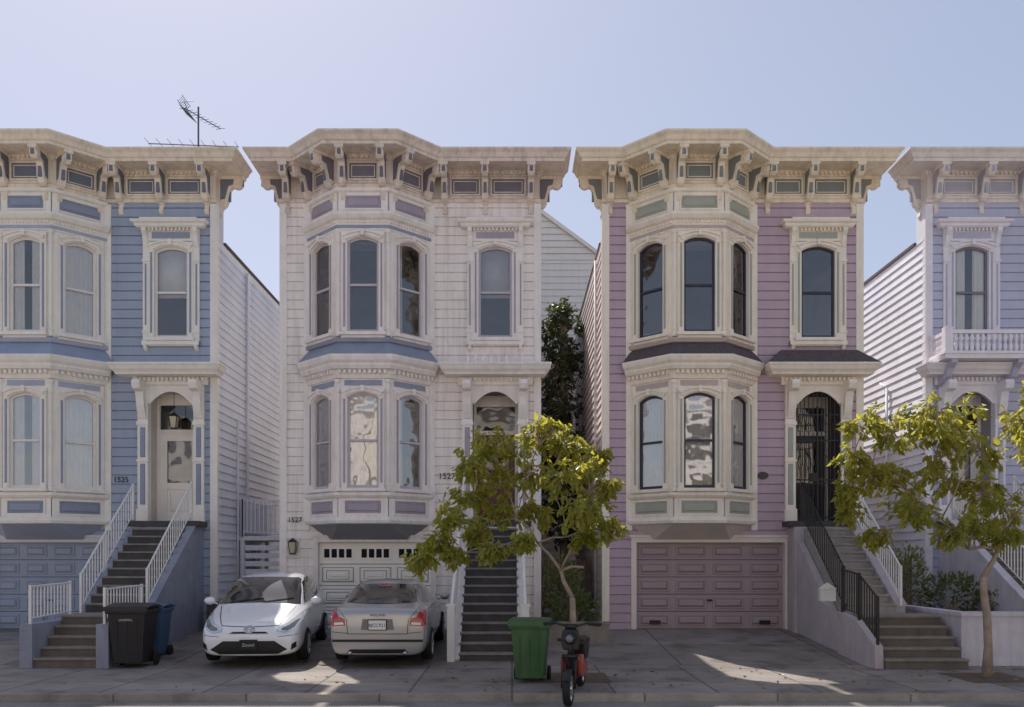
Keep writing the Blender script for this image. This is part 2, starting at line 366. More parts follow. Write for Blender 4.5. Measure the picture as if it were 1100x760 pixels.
# ------------------------------------------------------------------ house
W=6.04; b0,b1,b2,b3,D=.65,1.5,2.62,3.47,.86
DEP=9.0
def house(x0,P,label,mirror=False,garage=(.8,3.4),gw=False):
    H=empty('victorian_house',(x0+(W if mirror else 0),0,0),label,'house',group='row of bay-windowed wooden houses',sx=-1 if mirror else 1)
    dx=5.0; dw=1.06; zt=2.8
    BAY=[(b0,0),(b1,-D),(b2,-D),(b3,0)]
    segsB=[((b0,0),(b1,-D)),((b1,-D),(b2,-D)),((b2,-D),(b3,0))]
    g0,g1=garage; gz1=2.32
    b=MB(); ops=[(g0,g1,-1,gz1),(b0+.06,b3-.06,2.8,10.15),(dx-.39,dx+.39,7.06,9.3),(dx-dw/2,dx+dw/2,zt,5.9)]
    siding(b,0,W,0,10.3,ops,0,'channel')
    b.M=FR((0,DEP),(0,-1)); siding(b,0,DEP,0,9.4,[],1,'lap',.2)
    b.M=FR((W,0),(0,1)); siding(b,0,DEP,0,9.4,[],1,'lap',.2)
    b.M=I4
    b.box(0,W,DEP-.05,DEP,0,9.4,1)
    b.box(.05,W-.05,.08,.5,9.3,11.12,1)
    b.box(0,W,.08,.5,9.38,10.3,1)
    ob('wall',b.mesh('wall',[P['wall'],P['side'],P['trim']]),H)
    b=MB()
    b.box(-.03,.14,-.045,.12,0,10.22); b.box(W-.14,W+.03,-.045,.12,0,10.22)
    b.box(-.02,.02,.12,DEP,9.3,9.42); b.box(W-.02,W+.02,.12,DEP,9.3,9.42)
    b.box(b0-.12,b0+.02,-.05,0,2.6,10.2); b.box(b3-.02,b3+.12,-.05,0,2.6,10.2)
    ob('corner_board',b.mesh('corner_board',[P['trim']]),H)
    b=MB(); b.box(-.05,W+.05,.51,DEP+.1,9.425,9.5); ob('roof',b.mesh('roof',[SHING]),H)
    # ---- bay
    b=MB()
    wz=[(3.52,2.14),(7.0,2.13)]
    for p,q in segsB:
        L=(Vector(q)-Vector(p)).length; b.M=FR(p,Vector(q)-Vector(p))
        siding(b,0,L,2.74,10.3,[(L/2-.36,L/2+.36,z,z+h) for z,h in wz],0,'flat',3)
        for za,zb in((2.96,3.24),(9.78,10.06)):
            b.frame(.12,L-.12,za-.035,zb+.035,.035,-.05,-.02,0); b.box(.155,L-.155,-.026,-.02,za,zb,1)
            b.panel(.2,L-.2,za+.04,zb-.04,-.026,-.06,.03,1)
        b.box(.14,L-.14,-.036,-.02,5.82,5.94,2)
        n=int(L/.075)
        for i in range(n):
            x=L*(i+.5)/n
            b.box(x-.02,x+.02,-.1,-.02,9.44,9.5,0)
        n=int(L/.11)
        for i in range(n):
            x=L*(i+.5)/n; b.box(x-.028,x+.028,-.17,-.02,6.07,6.15,0)
    b.M=I4
    def sw(prof,mi): b.sweep(BAY,prof,mi,False)
    sw([(.02,2.72),(.1,2.74),(.12,2.8),(.06,2.86),(.02,2.88)],0)
    sw([(.02,3.3),(.07,3.31),(.12,3.36),(.12,3.42),(.02,3.45)],0)
    sw([(.02,5.96),(.06,5.98),(.08,6.06),(.1,6.14),(.2,6.17),(.24,6.24),(.24,6.28),(.3,6.34),(.33,6.42),(.33,6.46),(.3,6.47)],0)
    sw([(.3,6.47),(.02,6.78)],3)
    sw([(.02,6.78),(.07,6.79),(.1,6.85),(.06,6.9),(.02,6.92)],2)
    sw([(.02,9.28),(.05,9.3),(.06,9.42),(.08,9.5),(.15,9.53),(.2,9.6),(.2,9.66),(.02,9.7)],0)
    sw([(.02,9.33),(.064,9.33),(.064,9.4),(.02,9.4)],2)
    sw([(.02,10.14),(.08,10.16),(.1,10.22),(.02,10.26)],0)
    b.add([(b0,0,2.73),(b1,-D-.02,2.73),(b2,-D-.02,2.73),(b3,0,2.73),(b0+.5,0,2.36),(b3-.5,0,2.36)],[(1,2,5,4),(0,1,4),(2,3,5)],4)
    for (x,y) in ((b1,-D),(b2,-D)):
        for z0,z1 in((3.45,5.95),(6.92,9.3)):
            h=z1-z0
            b.lathez([(.055,0),(.055,.12),(.07,.14),(.045,.18),(.04,h*.5),(.045,h-.3),(.06,h-.28),(.06,h-.24),(.045,h-.22),(.05,h-.1),(.075,h-.06),(.075,h)],10,0,(x,y-.03,z0))
    for (x,y) in ((b0+.06,-.1),(b3-.06,-.1)):
        for z0,z1 in((3.45,5.95),(6.92,9.3)):
            b.lathez([(.05,0),(.05,z1-z0)],8,0,(x,y,z0))
    ob('bay_window',b.mesh('bay_window',[P['trim'],P['accent'],P['band'],P['skirt'],P['under']]),H)
    Wb=window_meshes(P,.70,2.14,'bay')
    cs=P['curt']; k=0
    for zi,(z,h) in enumerate(wz):
        for si,(p,q) in enumerate(segsB):
            u=(Vector(q)-Vector(p)); L=u.length; u.normalize()
            c=Vector(p)+u*L/2
            n=Vector((u.y,-u.x))
            put_window(H,Wb,FR((c.x+n.x*.02,c.y+n.y*.02),u,z),*cs[k],bright=(zi==0)); k+=1
    Wh=window_meshes(P,.78,2.14,'hood')
    put_window(H,Wh,T(dx,-.024,7.08),*cs[6])
    # ---- cornice
    FULL=[(.05,.5),(.05,0)]+BAY+[(W-.05,0),(W-.05,.5)]
    b=MB()
    b.sweep(FULL,[(.0,10.24),(.06,10.24),(.09,10.3),(.05,10.34),(.03,10.36),(.03,10.84),(.06,10.86),(.09,10.93),(.12,10.965),(.6,10.97),(.6,11.03),(.64,11.05),(.68,11.13),(.74,11.19),(.74,11.23),(0,11.26)],0)
    b.add([(b0-.1,.1,11.25),(b1,-D-.02,11.25),(b2,-D-.02,11.25),(b3+.1,.1,11.25)],[(0,1,2,3)],0)
    b.box(.05,W-.05,.01,.5,11.2,11.253,0)
    SE=[((0,0),(b0,0),[.16],[]),((b0,0),(b1,-D),[.16,1.04],[(.26,.94)]),((b1,-D),(b2,-D),[.12,1.0],[(.22,.90)]),((b2,-D),(b3,0),[.16,1.04],[(.26,.94)]),
        ((b3,0),(W,0),[.36,1.3,2.36],[(.48,1.18),(1.42,2.24)])]
    brk=[]
    for p,q,bs,pn in SE:
        F=FR(p,Vector(q)-Vector(p)); b.M=F
        for a,e in pn:
            b.frame(a,e,10.4,10.82,.035,-.075,-.03,0); b.box(a+.035,e-.035,-.036,-.03,10.435,10.785,1); b.frame(a+.075,e-.075,10.475,10.745,.018,-.05,-.036,0)
        for u in bs: brk.append(F@T(u,0,0))
        L=(Vector(q)-Vector(p)).length; n=int(L/.1)
        for i in range(n):
            x=L*(i+.5)/n; b.box(x-.025,x+.025,-.14,-.06,10.875,10.93,0)
    brk.append(FR((.05,.3),(0,-1))); brk.append(FR((W-.05,.3),(0,1)))
    b.M=I4
    cor=ob('cornice',b.mesh('cornice',[P['trim2'],P['accent2']]),H)
    b=MB()
    pr=[(0,10.96),(-.55,10.96),(-.58,10.9),(-.585,10.82),(-.56,10.74),(-.5,10.695),(-.43,10.69),(-.37,10.72),(-.32,10.7),(-.28,10.62),(-.25,10.5),(-.235,10.38),(-.2,10.29),(-.14,10.24),(-.08,10.24),(-.03,10.2),(0,10.2)]
    b.prismyz(pr,-.07,.07,0)
    b.prismyz([(-.02,10.21),(-.06,10.12),(-.09,10.04),(-.06,9.98),(-.02,9.96)],-.05,.05,0)
    for sg in(-1,1):
        b.lathex([(sg*.07,.075),(sg*.085,.06),(sg*.085,.03),(sg*.07,.02)],14,0,(0,-.49,10.80)); b.lathex([(sg*.07,.06),(sg*.085,.045),(sg*.085,.02),(sg*.07,.01)],12,0,(0,-.14,10.34))
        x0,x1=sorted((sg*.07,sg*.076)); b.prismyz([(-.06,10.9),(-.38,10.9),(-.36,10.78),(-.25,10.74),(-.2,10.55),(-.17,10.44),(-.06,10.42)],x0,x1,1)
    b.box(-.1,.1,-.6,0,10.9,10.967,0); b.box(-.035,.035,-.29,-.2,10.4,10.62,1); b.box(-.04,.04,-.592,-.5,10.76,10.88,1)
    bm=b.mesh('cornice_bracket',[P['trim2'],P['accent2']])
    for F in brk: ob('cornice_bracket',bm,cor,F)
    # ---- portico
    b=MB(); hw=dw/2
    for sg in(-1,1):
        x0,x1=sorted((dx+sg*hw,dx+sg*(hw+.24)))
        b.box(x0,x1,-.1,.1,zt,5.98,0)
        b.box(x0-.02,x1+.02,-.14,0,zt,zt+.3,0); b.box(x0-.02,x1+.02,-.13,0,5.05,5.13,0); b.box(x0-.02,x1+.02,-.13,0,4.2,4.25,0)
        b.panel(x0+.06,x1-.06,zt+.4,4.15,-.1,-.125,.015,1)
        b.panel(x0+.06,x1-.06,4.3,5.0,-.1,-.125,.015,1)
        b.prismyz([(0,6.04),(-.5,6.04),(-.52,5.95),(-.48,5.84),(-.4,5.8),(-.32,5.8),(-.28,5.68),(-.25,5.5),(-.2,5.35),(-.13,5.2),(0,5.14)],x0+.03,x1-.03,0)
    arc=[(dx+x,z) for x,z in arcpts(dw,5.58,.3)]
    b.band(arc,[(x,5.98) for x,_ in arc],-.08,.1,0)
    b.band([(dx+(x-dx)*.93,z-.05) for x,z in arc],arc,-.1,-.05,0)
    X=hw+.34
    b.box(dx-X,dx+X,-.14,0,5.98,6.16,0); 
    n=16
    for i in range(n):
        x=dx-X+.05+(2*X-.1)*(i+.5)/n; b.box(x-.028,x+.028,-.2,-.14,6.06,6.15,0)
    b.sweep([(dx-X,0),(dx-X,-.14),(dx+X,-.14),(dx+X,0)],[(0,6.16),(.28,6.17),(.3,6.22),(.36,6.28),(.4,6.36),(.42,6.38),(.42,6.42),(0,6.44)],0)
    if P['porch_roof']=='hip':
        b.sweep([(dx-X,0),(dx-X,-.14),(dx+X,-.14),(dx+X,0)],[(.4,6.43),(.02,6.78)],2,False); b.box(dx-X,dx+X,-.14,0,6.6,6.77,2)
    if P['porch_roof']=='balcony':
        e=.12; yb=-.85
        b.box(dx-X-e,dx+X+e,yb,-.03,6.44,6.58,0); b.box(dx-X-e-.04,dx+X+e+.04,yb-.04,-.03,6.54,6.6,0)
        b.box(dx-X-e,dx+X+e,yb,yb+.1,7.0,7.08,0)
        for sg in(-1,1):
            xa=dx+sg*(X+e-.07)
            b.box(xa-.09,xa+.09,yb-.03,yb+.14,6.6,7.14,0); b.box(xa-.04,xa+.04,yb+.1,0,7.0,7.08,0); b.box(xa-.08,xa+.08,-.16,0,6.6,7.12,0)
            for j in range(5): b.lathez([(.02,0),(.045,.08),(.05,.14),(.02,.22),(.045,.3),(.02,.4)],8,0,(xa,yb+.2+.11*j,6.6))
            b.prismyz([(0,6.44),(-.8,6.44),(-.78,6.36),(-.6,6.26),(-.5,6.1),(-.3,6.0),(0,5.9)],dx+sg*(X-.12)-.07,dx+sg*(X-.12)+.07,1)
        for i in range(15):
            x=dx-X-.0+(2*X)*i/14
            b.lathez([(.02,0),(.045,.06),(.052,.13),(.02,.2),(.048,.28),(.05,.33),(.02,.4)],8,0,(x,yb+.05,6.6))
    if P['porch_roof']=='spikes':
        for i in range(8):
            x=dx-X+.25+(2*X-.5)*i/7; b.lathez([(.03,0),(.05,.08),(.02,.14),(.0,.2)],6,0,(x,-.4,6.44))
    vb=P.get('vb',.85)
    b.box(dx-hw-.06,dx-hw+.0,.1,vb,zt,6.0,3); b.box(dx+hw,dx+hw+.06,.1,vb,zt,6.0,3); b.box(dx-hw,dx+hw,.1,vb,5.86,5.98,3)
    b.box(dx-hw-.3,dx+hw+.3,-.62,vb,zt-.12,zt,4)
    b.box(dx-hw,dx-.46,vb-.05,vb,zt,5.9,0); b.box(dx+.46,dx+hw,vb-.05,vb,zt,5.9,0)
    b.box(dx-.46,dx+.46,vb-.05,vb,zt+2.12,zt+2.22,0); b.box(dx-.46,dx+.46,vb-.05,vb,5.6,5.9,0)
    b.box(dx-hw,dx+hw,-.3,0,zt-.6,zt-.12,5)
    ob('portico',b.mesh('portico',[P['trim'],P['accent'],SHING,P['vest'],STEPD,P['wall']]),H)
    b=MB(); dc=P['door']
    b.box(dx-.46,dx-.3,vb-.03,vb+.02,zt,zt+2.12); b.box(dx+.3,dx+.46,vb-.03,vb+.02,zt,zt+2.12)
    b.box(dx-.3,dx+.3,vb-.03,vb+.02,zt,zt+.18); b.box(dx-.3,dx+.3,vb-.03,vb+.02,zt+.8,zt+.95); b.box(dx-.3,dx+.3,vb-.03,vb+.02,zt+1.95,zt+2.12)
    b.box(dx-.3,dx+.3,vb-.0,vb+.02,zt+.18,zt+.8); b.panel(dx-.24,dx+.24,zt+.26,zt+.72,vb,vb-.03,.04)
    d=ob('door',b.mesh('door',[dc]),H)
    b=MB(); b.box(dx-.3,dx+.3,vb,vb+.01,zt+.95,zt+1.95); b.box(dx-.46,dx+.46,vb,vb+.01,zt+2.22,5.6); ob('glass',b.mesh('glass',[GLASS3]),d)
    b=MB(); b.ell((dx+.38,vb-.08,zt+1.0),(.035,.035,.035)); b.box(dx+.35,dx+.41,vb-.045,vb-.03,zt+.9,zt+1.12); ob('handle',b.mesh('handle',[mat('brass',(170,140,80),.35,.05,metal=1)]),d)
    if P.get('dcurt'):
        b=MB(); b.box(dx-.28,dx+.28,vb+.03,vb+.04,zt+.95,zt+1.95); ob('curtain',b.mesh('curtain',[P['dcurt']]),d)
    # ---- garage
    b=MB(); 
    b.box(g0-.12,g0,-.06,.16,0.2,gz1+.12,0); b.box(g1,g1+.12,-.06,.16,0.2,gz1+.12,0); b.box(g0,g1,-.06,.16,gz1,gz1+.12,0)
    b.box(g0-.16,g1+.16,-.1,0,gz1+.12,gz1+.17,0)
    ob('garage_frame',b.mesh('garage_frame',[P['gtrim']]),H)
    b=MB(); rows=P.get('grow',4); ncol=P.get('gcol',4); hh=(gz1-.3)/rows
    b.box(g0,g1,.15,.17,.28,gz1,1)
    for r_ in range(rows):
        z=.3+r_*hh
        b.box(g0,g1,.1,.149,z+.006,z+hh-.008,0)
        for c in range(ncol):
            xa=g0+(g1-g0)*c/ncol+.07; xb=g0+(g1-g0)*(c+1)/ncol-.07
            top=(r_==rows-1 and gw)
            if top:
                m=(xb-xa)
                b.panel(xa,xb,z+.09,z+hh-.09,.1,.085,.01,0)
                for s in range(4):
                    xs=xa+m*(.06+.235*s); b.box(xs,xs+m*.17,.078,.086,z+.15,z+hh-.15,1)
            else:
                if P.get('gdark'):
                    b.box(xa,xb,.094,.1,z+.08,z+hh-.08,3); b.panel(xa+.014,xb-.014,z+.094,z+hh-.094,.094,.07,.03,0)
                    b.frame(xa+.1,xb-.1,z+.15,z+hh-.15,.011,.062,.07,3)
                    b.panel(xa+.16,xb-.16,z+.2,z+hh-.2,.07,.05,.02,0)
                else:
                    b.panel(xa,xb,z+.06,z+hh-.06,.1,.08,.012,0)
                    b.box(xa+.05,xb-.05,.077,.0802,z+.105,z+hh-.105,3)  # shadow line round the raised panel, drawn as a darker strip
                    b.panel(xa+.065,xb-.065,z+.12,z+hh-.12,.077,.05,.03,0)
    if P.get('gvent'):
        for x in(g0+.45,g1-.45):
            b.box(x-.13,x+.13,.045,.055,.4,.5,2)
    gd=ob('garage_door',b.mesh('garage_door',[P['garage'],DARK,IRON,P.get('gsh',P['garage'])]),H)
    b=MB(); b.box((g0+g1)/2-.06,(g0+g1)/2+.06,.05,.1,.95,.99); ob('handle',b.mesh('handle',[IRON]),gd)
    return H
def pal(**k): return k
cream=mat('cream_trim',(250,238,220),.55,.05,3,.1,streak=.2)  # trim colours raised to brighten the shaded facades
creamw=mat('cream_blue_trim',(242,236,226),.55,.05,3,.1,streak=.14)
white2=mat('offwhite_trim',(246,237,230),.55,.06,3,.1,streak=.22)
lav=mat('lavender_trim',(240,234,238),.55,.06,3,.1,streak=.1)
P1=pal(wall=mat('blue_paint',(160,171,190),.6,.08,1.2,.15,streak=.2,dirt=(108,114,130)),side=mat('pale_blue_side',(220,222,231),.6,.08,1,.15,streak=.15,dirt=(150,155,170)),  # wall blue greyed down to offset the tint of blue skylight
 trim=creamw,trim2=mat('cream_cornice_blue',(240,226,206),.55,.07,3,.1,streak=.38),accent=mat('slate_accent',(144,151,170),.6,.08),accent2=mat('slate_frieze',(112,117,132),.6,.1),band=mat('blue_band',(170,177,194),.6,.08),  # trim2 streaks strengthened on all houses to darken cornices overlit by bounce
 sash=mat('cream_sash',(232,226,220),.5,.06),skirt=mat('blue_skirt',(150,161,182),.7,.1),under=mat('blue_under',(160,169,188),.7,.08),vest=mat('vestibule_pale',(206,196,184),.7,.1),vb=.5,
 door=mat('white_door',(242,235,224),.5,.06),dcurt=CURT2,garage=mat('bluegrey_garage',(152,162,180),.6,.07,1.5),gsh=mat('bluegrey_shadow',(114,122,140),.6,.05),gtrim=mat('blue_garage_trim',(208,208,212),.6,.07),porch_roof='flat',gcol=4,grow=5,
 curt=[('split',CURT),('split',CURT),('full',CURT),('split',CURT),('split',CURT),('full',CURT),('blind',CURT)])
P2=pal(wall=mat('white_paint_siding',(246,236,229),.6,.07,1.4,.2,streak=.4,dirt=(154,136,126)),side=mat('white_side',(232,224,220),.6,.1,1,.15,streak=.3),
 trim=white2,trim2=mat('taupe_cornice',(234,218,204),.6,.1,3,.15,streak=.48,dirt=(118,102,94)),accent=mat('greylilac_accent',(170,158,170),.6,.1),accent2=mat('greylilac_frieze',(118,112,122),.7,.12),band=mat('bluegrey_band',(150,156,174),.6,.1),
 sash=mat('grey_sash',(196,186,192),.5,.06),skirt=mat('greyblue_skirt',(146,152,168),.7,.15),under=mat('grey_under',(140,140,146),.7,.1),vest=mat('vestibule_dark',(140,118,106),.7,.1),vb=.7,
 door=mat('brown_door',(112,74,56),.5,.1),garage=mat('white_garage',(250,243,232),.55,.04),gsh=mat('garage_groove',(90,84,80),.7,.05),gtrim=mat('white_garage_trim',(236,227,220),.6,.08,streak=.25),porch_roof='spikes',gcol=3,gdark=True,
 curt=[('full',CURT2),('full',CURT),('side',CURT),(None,None),(None,None),('side',CURT2),('blind',CURT2)])
P3=pal(wall=mat('mauve_paint',(194,170,182),.6,.08,1.2,.15,streak=.2,dirt=(134,112,124)),side=mat('pinkwhite_side',(238,226,223),.6,.08,1,.15,streak=.15),
 trim=cream,trim2=mat('cream_cornice',(246,230,204),.55,.06,3,.1,streak=.36),accent=mat('sage_accent',(172,173,158),.6,.08),accent2=mat('sage_frieze',(130,133,128),.6,.08),band=mat('mauve_band',(194,178,170),.6,.08),
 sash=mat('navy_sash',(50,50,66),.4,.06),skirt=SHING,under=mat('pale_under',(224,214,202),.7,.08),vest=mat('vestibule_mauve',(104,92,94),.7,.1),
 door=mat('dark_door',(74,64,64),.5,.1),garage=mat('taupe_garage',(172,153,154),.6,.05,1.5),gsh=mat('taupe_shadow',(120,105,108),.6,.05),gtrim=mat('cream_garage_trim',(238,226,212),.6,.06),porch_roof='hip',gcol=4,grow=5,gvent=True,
 curt=[('full',CURT),('full',CURT),('full',CURT),(None,None),(None,None),(None,None),(None,None)])
P4=pal(wall=mat('periwinkle_paint',(194,195,216),.6,.08,1.2,.15,streak=.12,dirt=(145,145,168)),side=mat('bluewhite_side',(230,231,238),.6,.08,1,.15,streak=.12),
 trim=lav,trim2=mat('lavender_cornice',(238,228,220),.55,.07,3,.1,streak=.3),accent=mat('lav_accent',(188,186,206),.6,.08),accent2=mat('lav_frieze',(176,174,188),.6,.08),band=lav,
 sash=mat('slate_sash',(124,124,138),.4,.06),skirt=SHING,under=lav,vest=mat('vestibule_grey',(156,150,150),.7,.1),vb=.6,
 door=mat('white_door_b',(228,222,216),.5,.06),dcurt=CURT2,garage=mat('lav_garage',(186,182,196),.6,.07,1.5),gtrim=lav,porch_roof='balcony',gcol=3,
 curt=[('full',CURT),('full',CURT),('full',CURT),('split',CURT),('split',CURT),('split',CURT),('split',mat('bright_curtain',(250,246,240),.9,.04))])
X1,X2,X3,X4=-12.94,-5.39,2.13,9.67
H1=house(X1,P1,'blue wooden house with cream bay window and front stairs')
H2=house(X2,P2,'weathered white wooden house with grey trimmed bay window',garage=(.87,3.5),gw=True)
H3=house(X3,P3,'mauve wooden house with cream trim and barred entrance',garage=(.77,4.24))
H4=house(X4,P4,'pale lavender wooden house with balustrade over its door',mirror=True)
NUM=mat('dark_number',(34,30,34),.6,.0,bump=0)
text('house_number','1525',.18,T(3.82,-.034,3.78),NUM,H1,.006)
text('house_number','1527',.2,T(3.87,-.036,3.86),NUM,H2,.008)
text('house_number','1527',.17,T(.33,-.06,2.84),NUM,H2,.006)
b=MB(); b.lathez([(0,0),(.11,0),(.11,.02),(0,.02)],20,0); me=b.mesh('plaque',[mat('brown_plaque',(70,58,56),.4,.1)])
ob('plaque',me,H3,T(3.72,-.026,3.88)@Matrix.Rotation(math.pi/2,4,'X')@Matrix.Diagonal((1.2,.8,1,1)))
def lantern(par,M,hang=False):
    b=MB(); b.tbox(0,-.1,-.1,.1,.09,.09,.14,.14,1); b.tbox(0,-.1,.1,.17,.17,.17,.03,.03,0); b.box(-.05,.05,-.14,-.06,-.13,-.1,0)
    for sx in(-.06,.06):
        for sy in(-.16,-.04): b.tube([(sx*.8,sy*.9-.01,-.1),(sx*1.15,-.1+(sy+.1)*1.15,.1)],.008,5,0)
    if hang: b.tube([(0,-.1,.17),(0,-.1,.55)],.006,5,0)
    else: b.box(-.05,.05,-.02,0,-.08,.1,0); b.tube([(0,-.02,.02),(0,-.1,.14)],.012,5,0)
    ob('lantern',b.mesh('lantern',[IRON,mat('lantern_glass',(190,180,150),.2,.05,bump=0)]),par,M)
lantern(H2,T(.31,-.05,2.2)@Matrix.Scale(1.25,4)); lantern(H1,T(5.0,.25,5.15)@Matrix.Scale(1.3,4),True)
b=MB(); b.box(.18,.44,-.05,-.024,1.96,2.44); ob('lamp_plate',b.mesh('lamp_plate',[P2['gtrim']]),H2)
b=MB(); b.tube([(W+.08,2.2,9.3),(W+.08,2.2,.3)],.04,8,0); b.tube([(W+.07,1.4,5.4),(W+.07,1.4,.3)],.025,8,0); b.box(W+.03,W+.16,2.9,3.2,1.6,2.3,0)
ob('drainpipe',b.mesh('drainpipe',[P1['side']],True),H1)
b=MB(); b.tube([(W+.08,2.0,6.3),(W+.08,2.0,.3)],.035,8,0); b.tube([(W+.08,2.0,6.3),(W+.08,2.4,6.5)],.03,8,0)
ob('drainpipe',b.mesh('drainpipe',[P4['side']],True),H4)
b=MB(); b.tube([(-.07,1.2,9.3),(-.07,1.2,.3)],.035,8,0); ob('drainpipe',b.mesh('drainpipe',[P3['side']],True),H3)
b=MB(); b.tube([(3.9,-.05,10.1),(3.9,-.04,6.6)],.01,5,0); b.box(3.84,3.96,-.08,-.02,6.3,6.6,0); ob('cable',b.mesh('cable',[P2['wall']]),H2)
# ------------------------------------------------------------------ stairs
def stairs(par,cx,wid,yt,yb,n,land=None,mats=None):
    zt=2.8
    b=MB(); rise=zt/n
    L=(yt-yb)-(land[1] if land else 0); run=L/(n-1)
    y=yt; prof=[]
    for i in range(1,n):
        z=zt-rise*i
        r=run+(land[1] if land and i==land[0] else 0)
        lo=land and i>=land[0]
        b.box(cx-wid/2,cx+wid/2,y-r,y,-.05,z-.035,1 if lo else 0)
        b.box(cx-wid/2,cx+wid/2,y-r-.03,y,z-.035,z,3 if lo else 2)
        prof.append((y,z)); y-=r
    prof.append((y,0))
    st=ob('staircase',b.mesh('staircase',mats),par)
    return st,prof
def cheek(par,prof,x0,x1,h,m,i0=0,i1=None,name='cheek_wall',ext=0,cap=None):
    pr=prof[i0:i1]; b=MB()
    poly=[(pr[0][0],-.05),(pr[0][0],pr[0][1]+h),(pr[-1][0]-ext,pr[-1][1]+h),(pr[-1][0]-ext,-.05)]
    b.prismyz(poly,x0,x1,0)
    if cap:
        b.prismyz([(pr[0][0],pr[0][1]+h),(pr[0][0],pr[0][1]+h+.05),(pr[-1][0]-ext-.02,pr[-1][1]+h+.05),(pr[-1][0]-ext-.02,pr[-1][1]+h)],x0-.02,x1+.02,1)
    return ob(name,b.mesh(name,[m,cap or m]),par)
bluest=mat('blue_stucco',(148,152,166),.8,.15,2,.3,streak=.35,dirt=(98,98,106))
mauvest=mat('mauve_stucco',(190,178,180),.8,.12,2,.3,streak=.3)
greyst=mat('pale_stucco',(208,202,210),.8,.12,2,.3,streak=.28)
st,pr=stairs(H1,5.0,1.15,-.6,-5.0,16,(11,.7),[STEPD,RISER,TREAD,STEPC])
cheek(H1,pr,5.58,5.74,.02,bluest,0,11,cap=bluest); cheek(H1,pr,4.26,4.42,-.05,bluest,0,11)
b=MB(); b.box(4.2,4.42,-5.05,-3.3,-.05,.78); ob('cheek_wall',b.mesh('cheek_wall',[bluest]),H1)
b=MB(); b.box(5.58,5.8,-5.1,-3.3,-.05,.78); ob('cheek_wall',b.mesh('cheek_wall',[bluest]),H1)
rail_ob(st,WHT,[(4.34,-.6,2.85),(4.34,pr[10][0],pr[10][1]+.0)],.76,.12,.009); rail_ob(st,WHT,[(4.34,-3.5,.82),(4.34,-4.95,.78)],.66,.12,.009)
rail_ob(st,WHT,[(5.66,-.6,2.9),(5.66,pr[10][0],pr[10][1]+.1)],.76,.12,.009); rail_ob(st,WHT,[(5.69,-3.4,.8),(5.69,-5.0,.78)],.62,.12,.009)
b=MB(); b.box(4.26,5.74,-.6,-.03,-.05,2.67); ob('porch_base',b.mesh('porch_base',[bluest]),H1)
STR=mat('white_stringer',(226,220,214),.7,.1,streak=.3)
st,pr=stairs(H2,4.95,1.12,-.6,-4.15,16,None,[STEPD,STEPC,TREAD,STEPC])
cheek(H2,pr,5.51,5.66,.06,STR,cap=STR); cheek(H2,pr,4.24,4.39,.06,STR,cap=STR)
for x,xx in((4.31,-.06),(5.58,.06)):
    b=MB(); railing(b,[(x,-.6,2.86),(x+xx,-4.15,.12)],.88,.09,.02,0,.03); b.box(x+xx-.07,x+xx+.07,-4.28,-4.14,0,1.05); b.box(x+xx-.09,x+xx+.09,-4.3,-4.12,1.05,1.1)
    b.tube([(x,-.6,3.74),(x+xx,-4.15,1.0)],.035,6); ob('railing',b.mesh('railing',[WHT]),st)
b=MB(); b.box(4.2,5.66,-.6,-.03,-.05,2.67); ob('porch_base',b.mesh('porch_base',[P2['wall']]),H2)
st,pr=stairs(H3,5.0,1.1,-.6,-4.15,16,(11,.35),[STEPP,RISER,STEPP,STEPC])
bpy.data.objects.remove(st)
# upper flight and separate wider lower flight, both one staircase of the house
b=MB(); prof=[]; y=-.6; n_=16; rise=2.8/n_
for i in range(1,12):
    z=2.8-rise*i; r=.255
    b.box(4.5,5.5,y-r,y,-.05,z-.035,0); b.box(4.5,5.5,y-r-.03,y,z-.035,z,1); prof.append((y,z)); y-=r
zl=2.8-rise*11; b.box(4.44,5.9,y-.75,y,-.05,zl-.035,2); b.box(4.44,5.9,y-.78,y,zl-.035,zl-.001,3); y-=.75
for i in range(12,16):
    z=2.8-rise*i; r=.26; b.box(4.44,5.9,y-r,y,-.05,z-.035,2); b.box(4.44,5.9,y-r-.03,y,z-.035,z,3); y-=r
st=ob('staircase',b.mesh('staircase',[STEPP,STEPP,RISER,STEPC]),H3)
pr=prof
cheek(H3,pr,4.34,4.48,-.26,mauvest,0,11); cheek(H3,pr,5.5,5.68,.12,mauvest,0,11,cap=mauvest)
b=MB(); b.prismyz([(-3.3,-.05),(-3.3,.9),(-4.2,.8),(-5.1,.4),(-5.15,-.05)],4.28,4.43,0); ob('cheek_wall',b.mesh('cheek_wall',[mauvest]),H3)
rail_ob(st,IRON,[(4.46,-.6,2.8),(4.46,pr[10][0],pr[10][1]+.05)],.85,.11,.01)
rail_ob(st,IRON,[(4.36,-3.35,.88),(4.36,-4.2,.8),(4.36,-5.05,.4)],.85,.11,.01)
rail_ob(st,WHT,[(5.59,-.6,2.95),(5.59,pr[10][0],pr[10][1]+.15)],.75,.11,.01)
b=MB(); b.box(4.28,5.82,-.6,-.03,-.05,2.67); ob('porch_base',b.mesh('porch_base',[mauvest]),H3)
b=MB(); b.box(-.15,.15,-.12,0,0,.24); b.prismxz([(-.17,.24),(.17,.24),(0,.36)],-.14,0); b.box(-.1,.1,-.13,-.12,.15,.19); b.tube([(-.1,-.06,0),(0,-.06,-.08),(.1,-.06,0)],.01,5)
ob('mailbox',b.mesh('mailbox',[mat('white_mailbox',(236,232,226),.4,.04)]),H3,T(4.16,-3.0,1.1))
b=MB()
for i in range(11):
    x=5-.5+.1*i; top=5.58+.3*(1-((x-5)/.53)**2)-.06
    b.box(x-.009,x+.009,-.02,0,2.84,top)
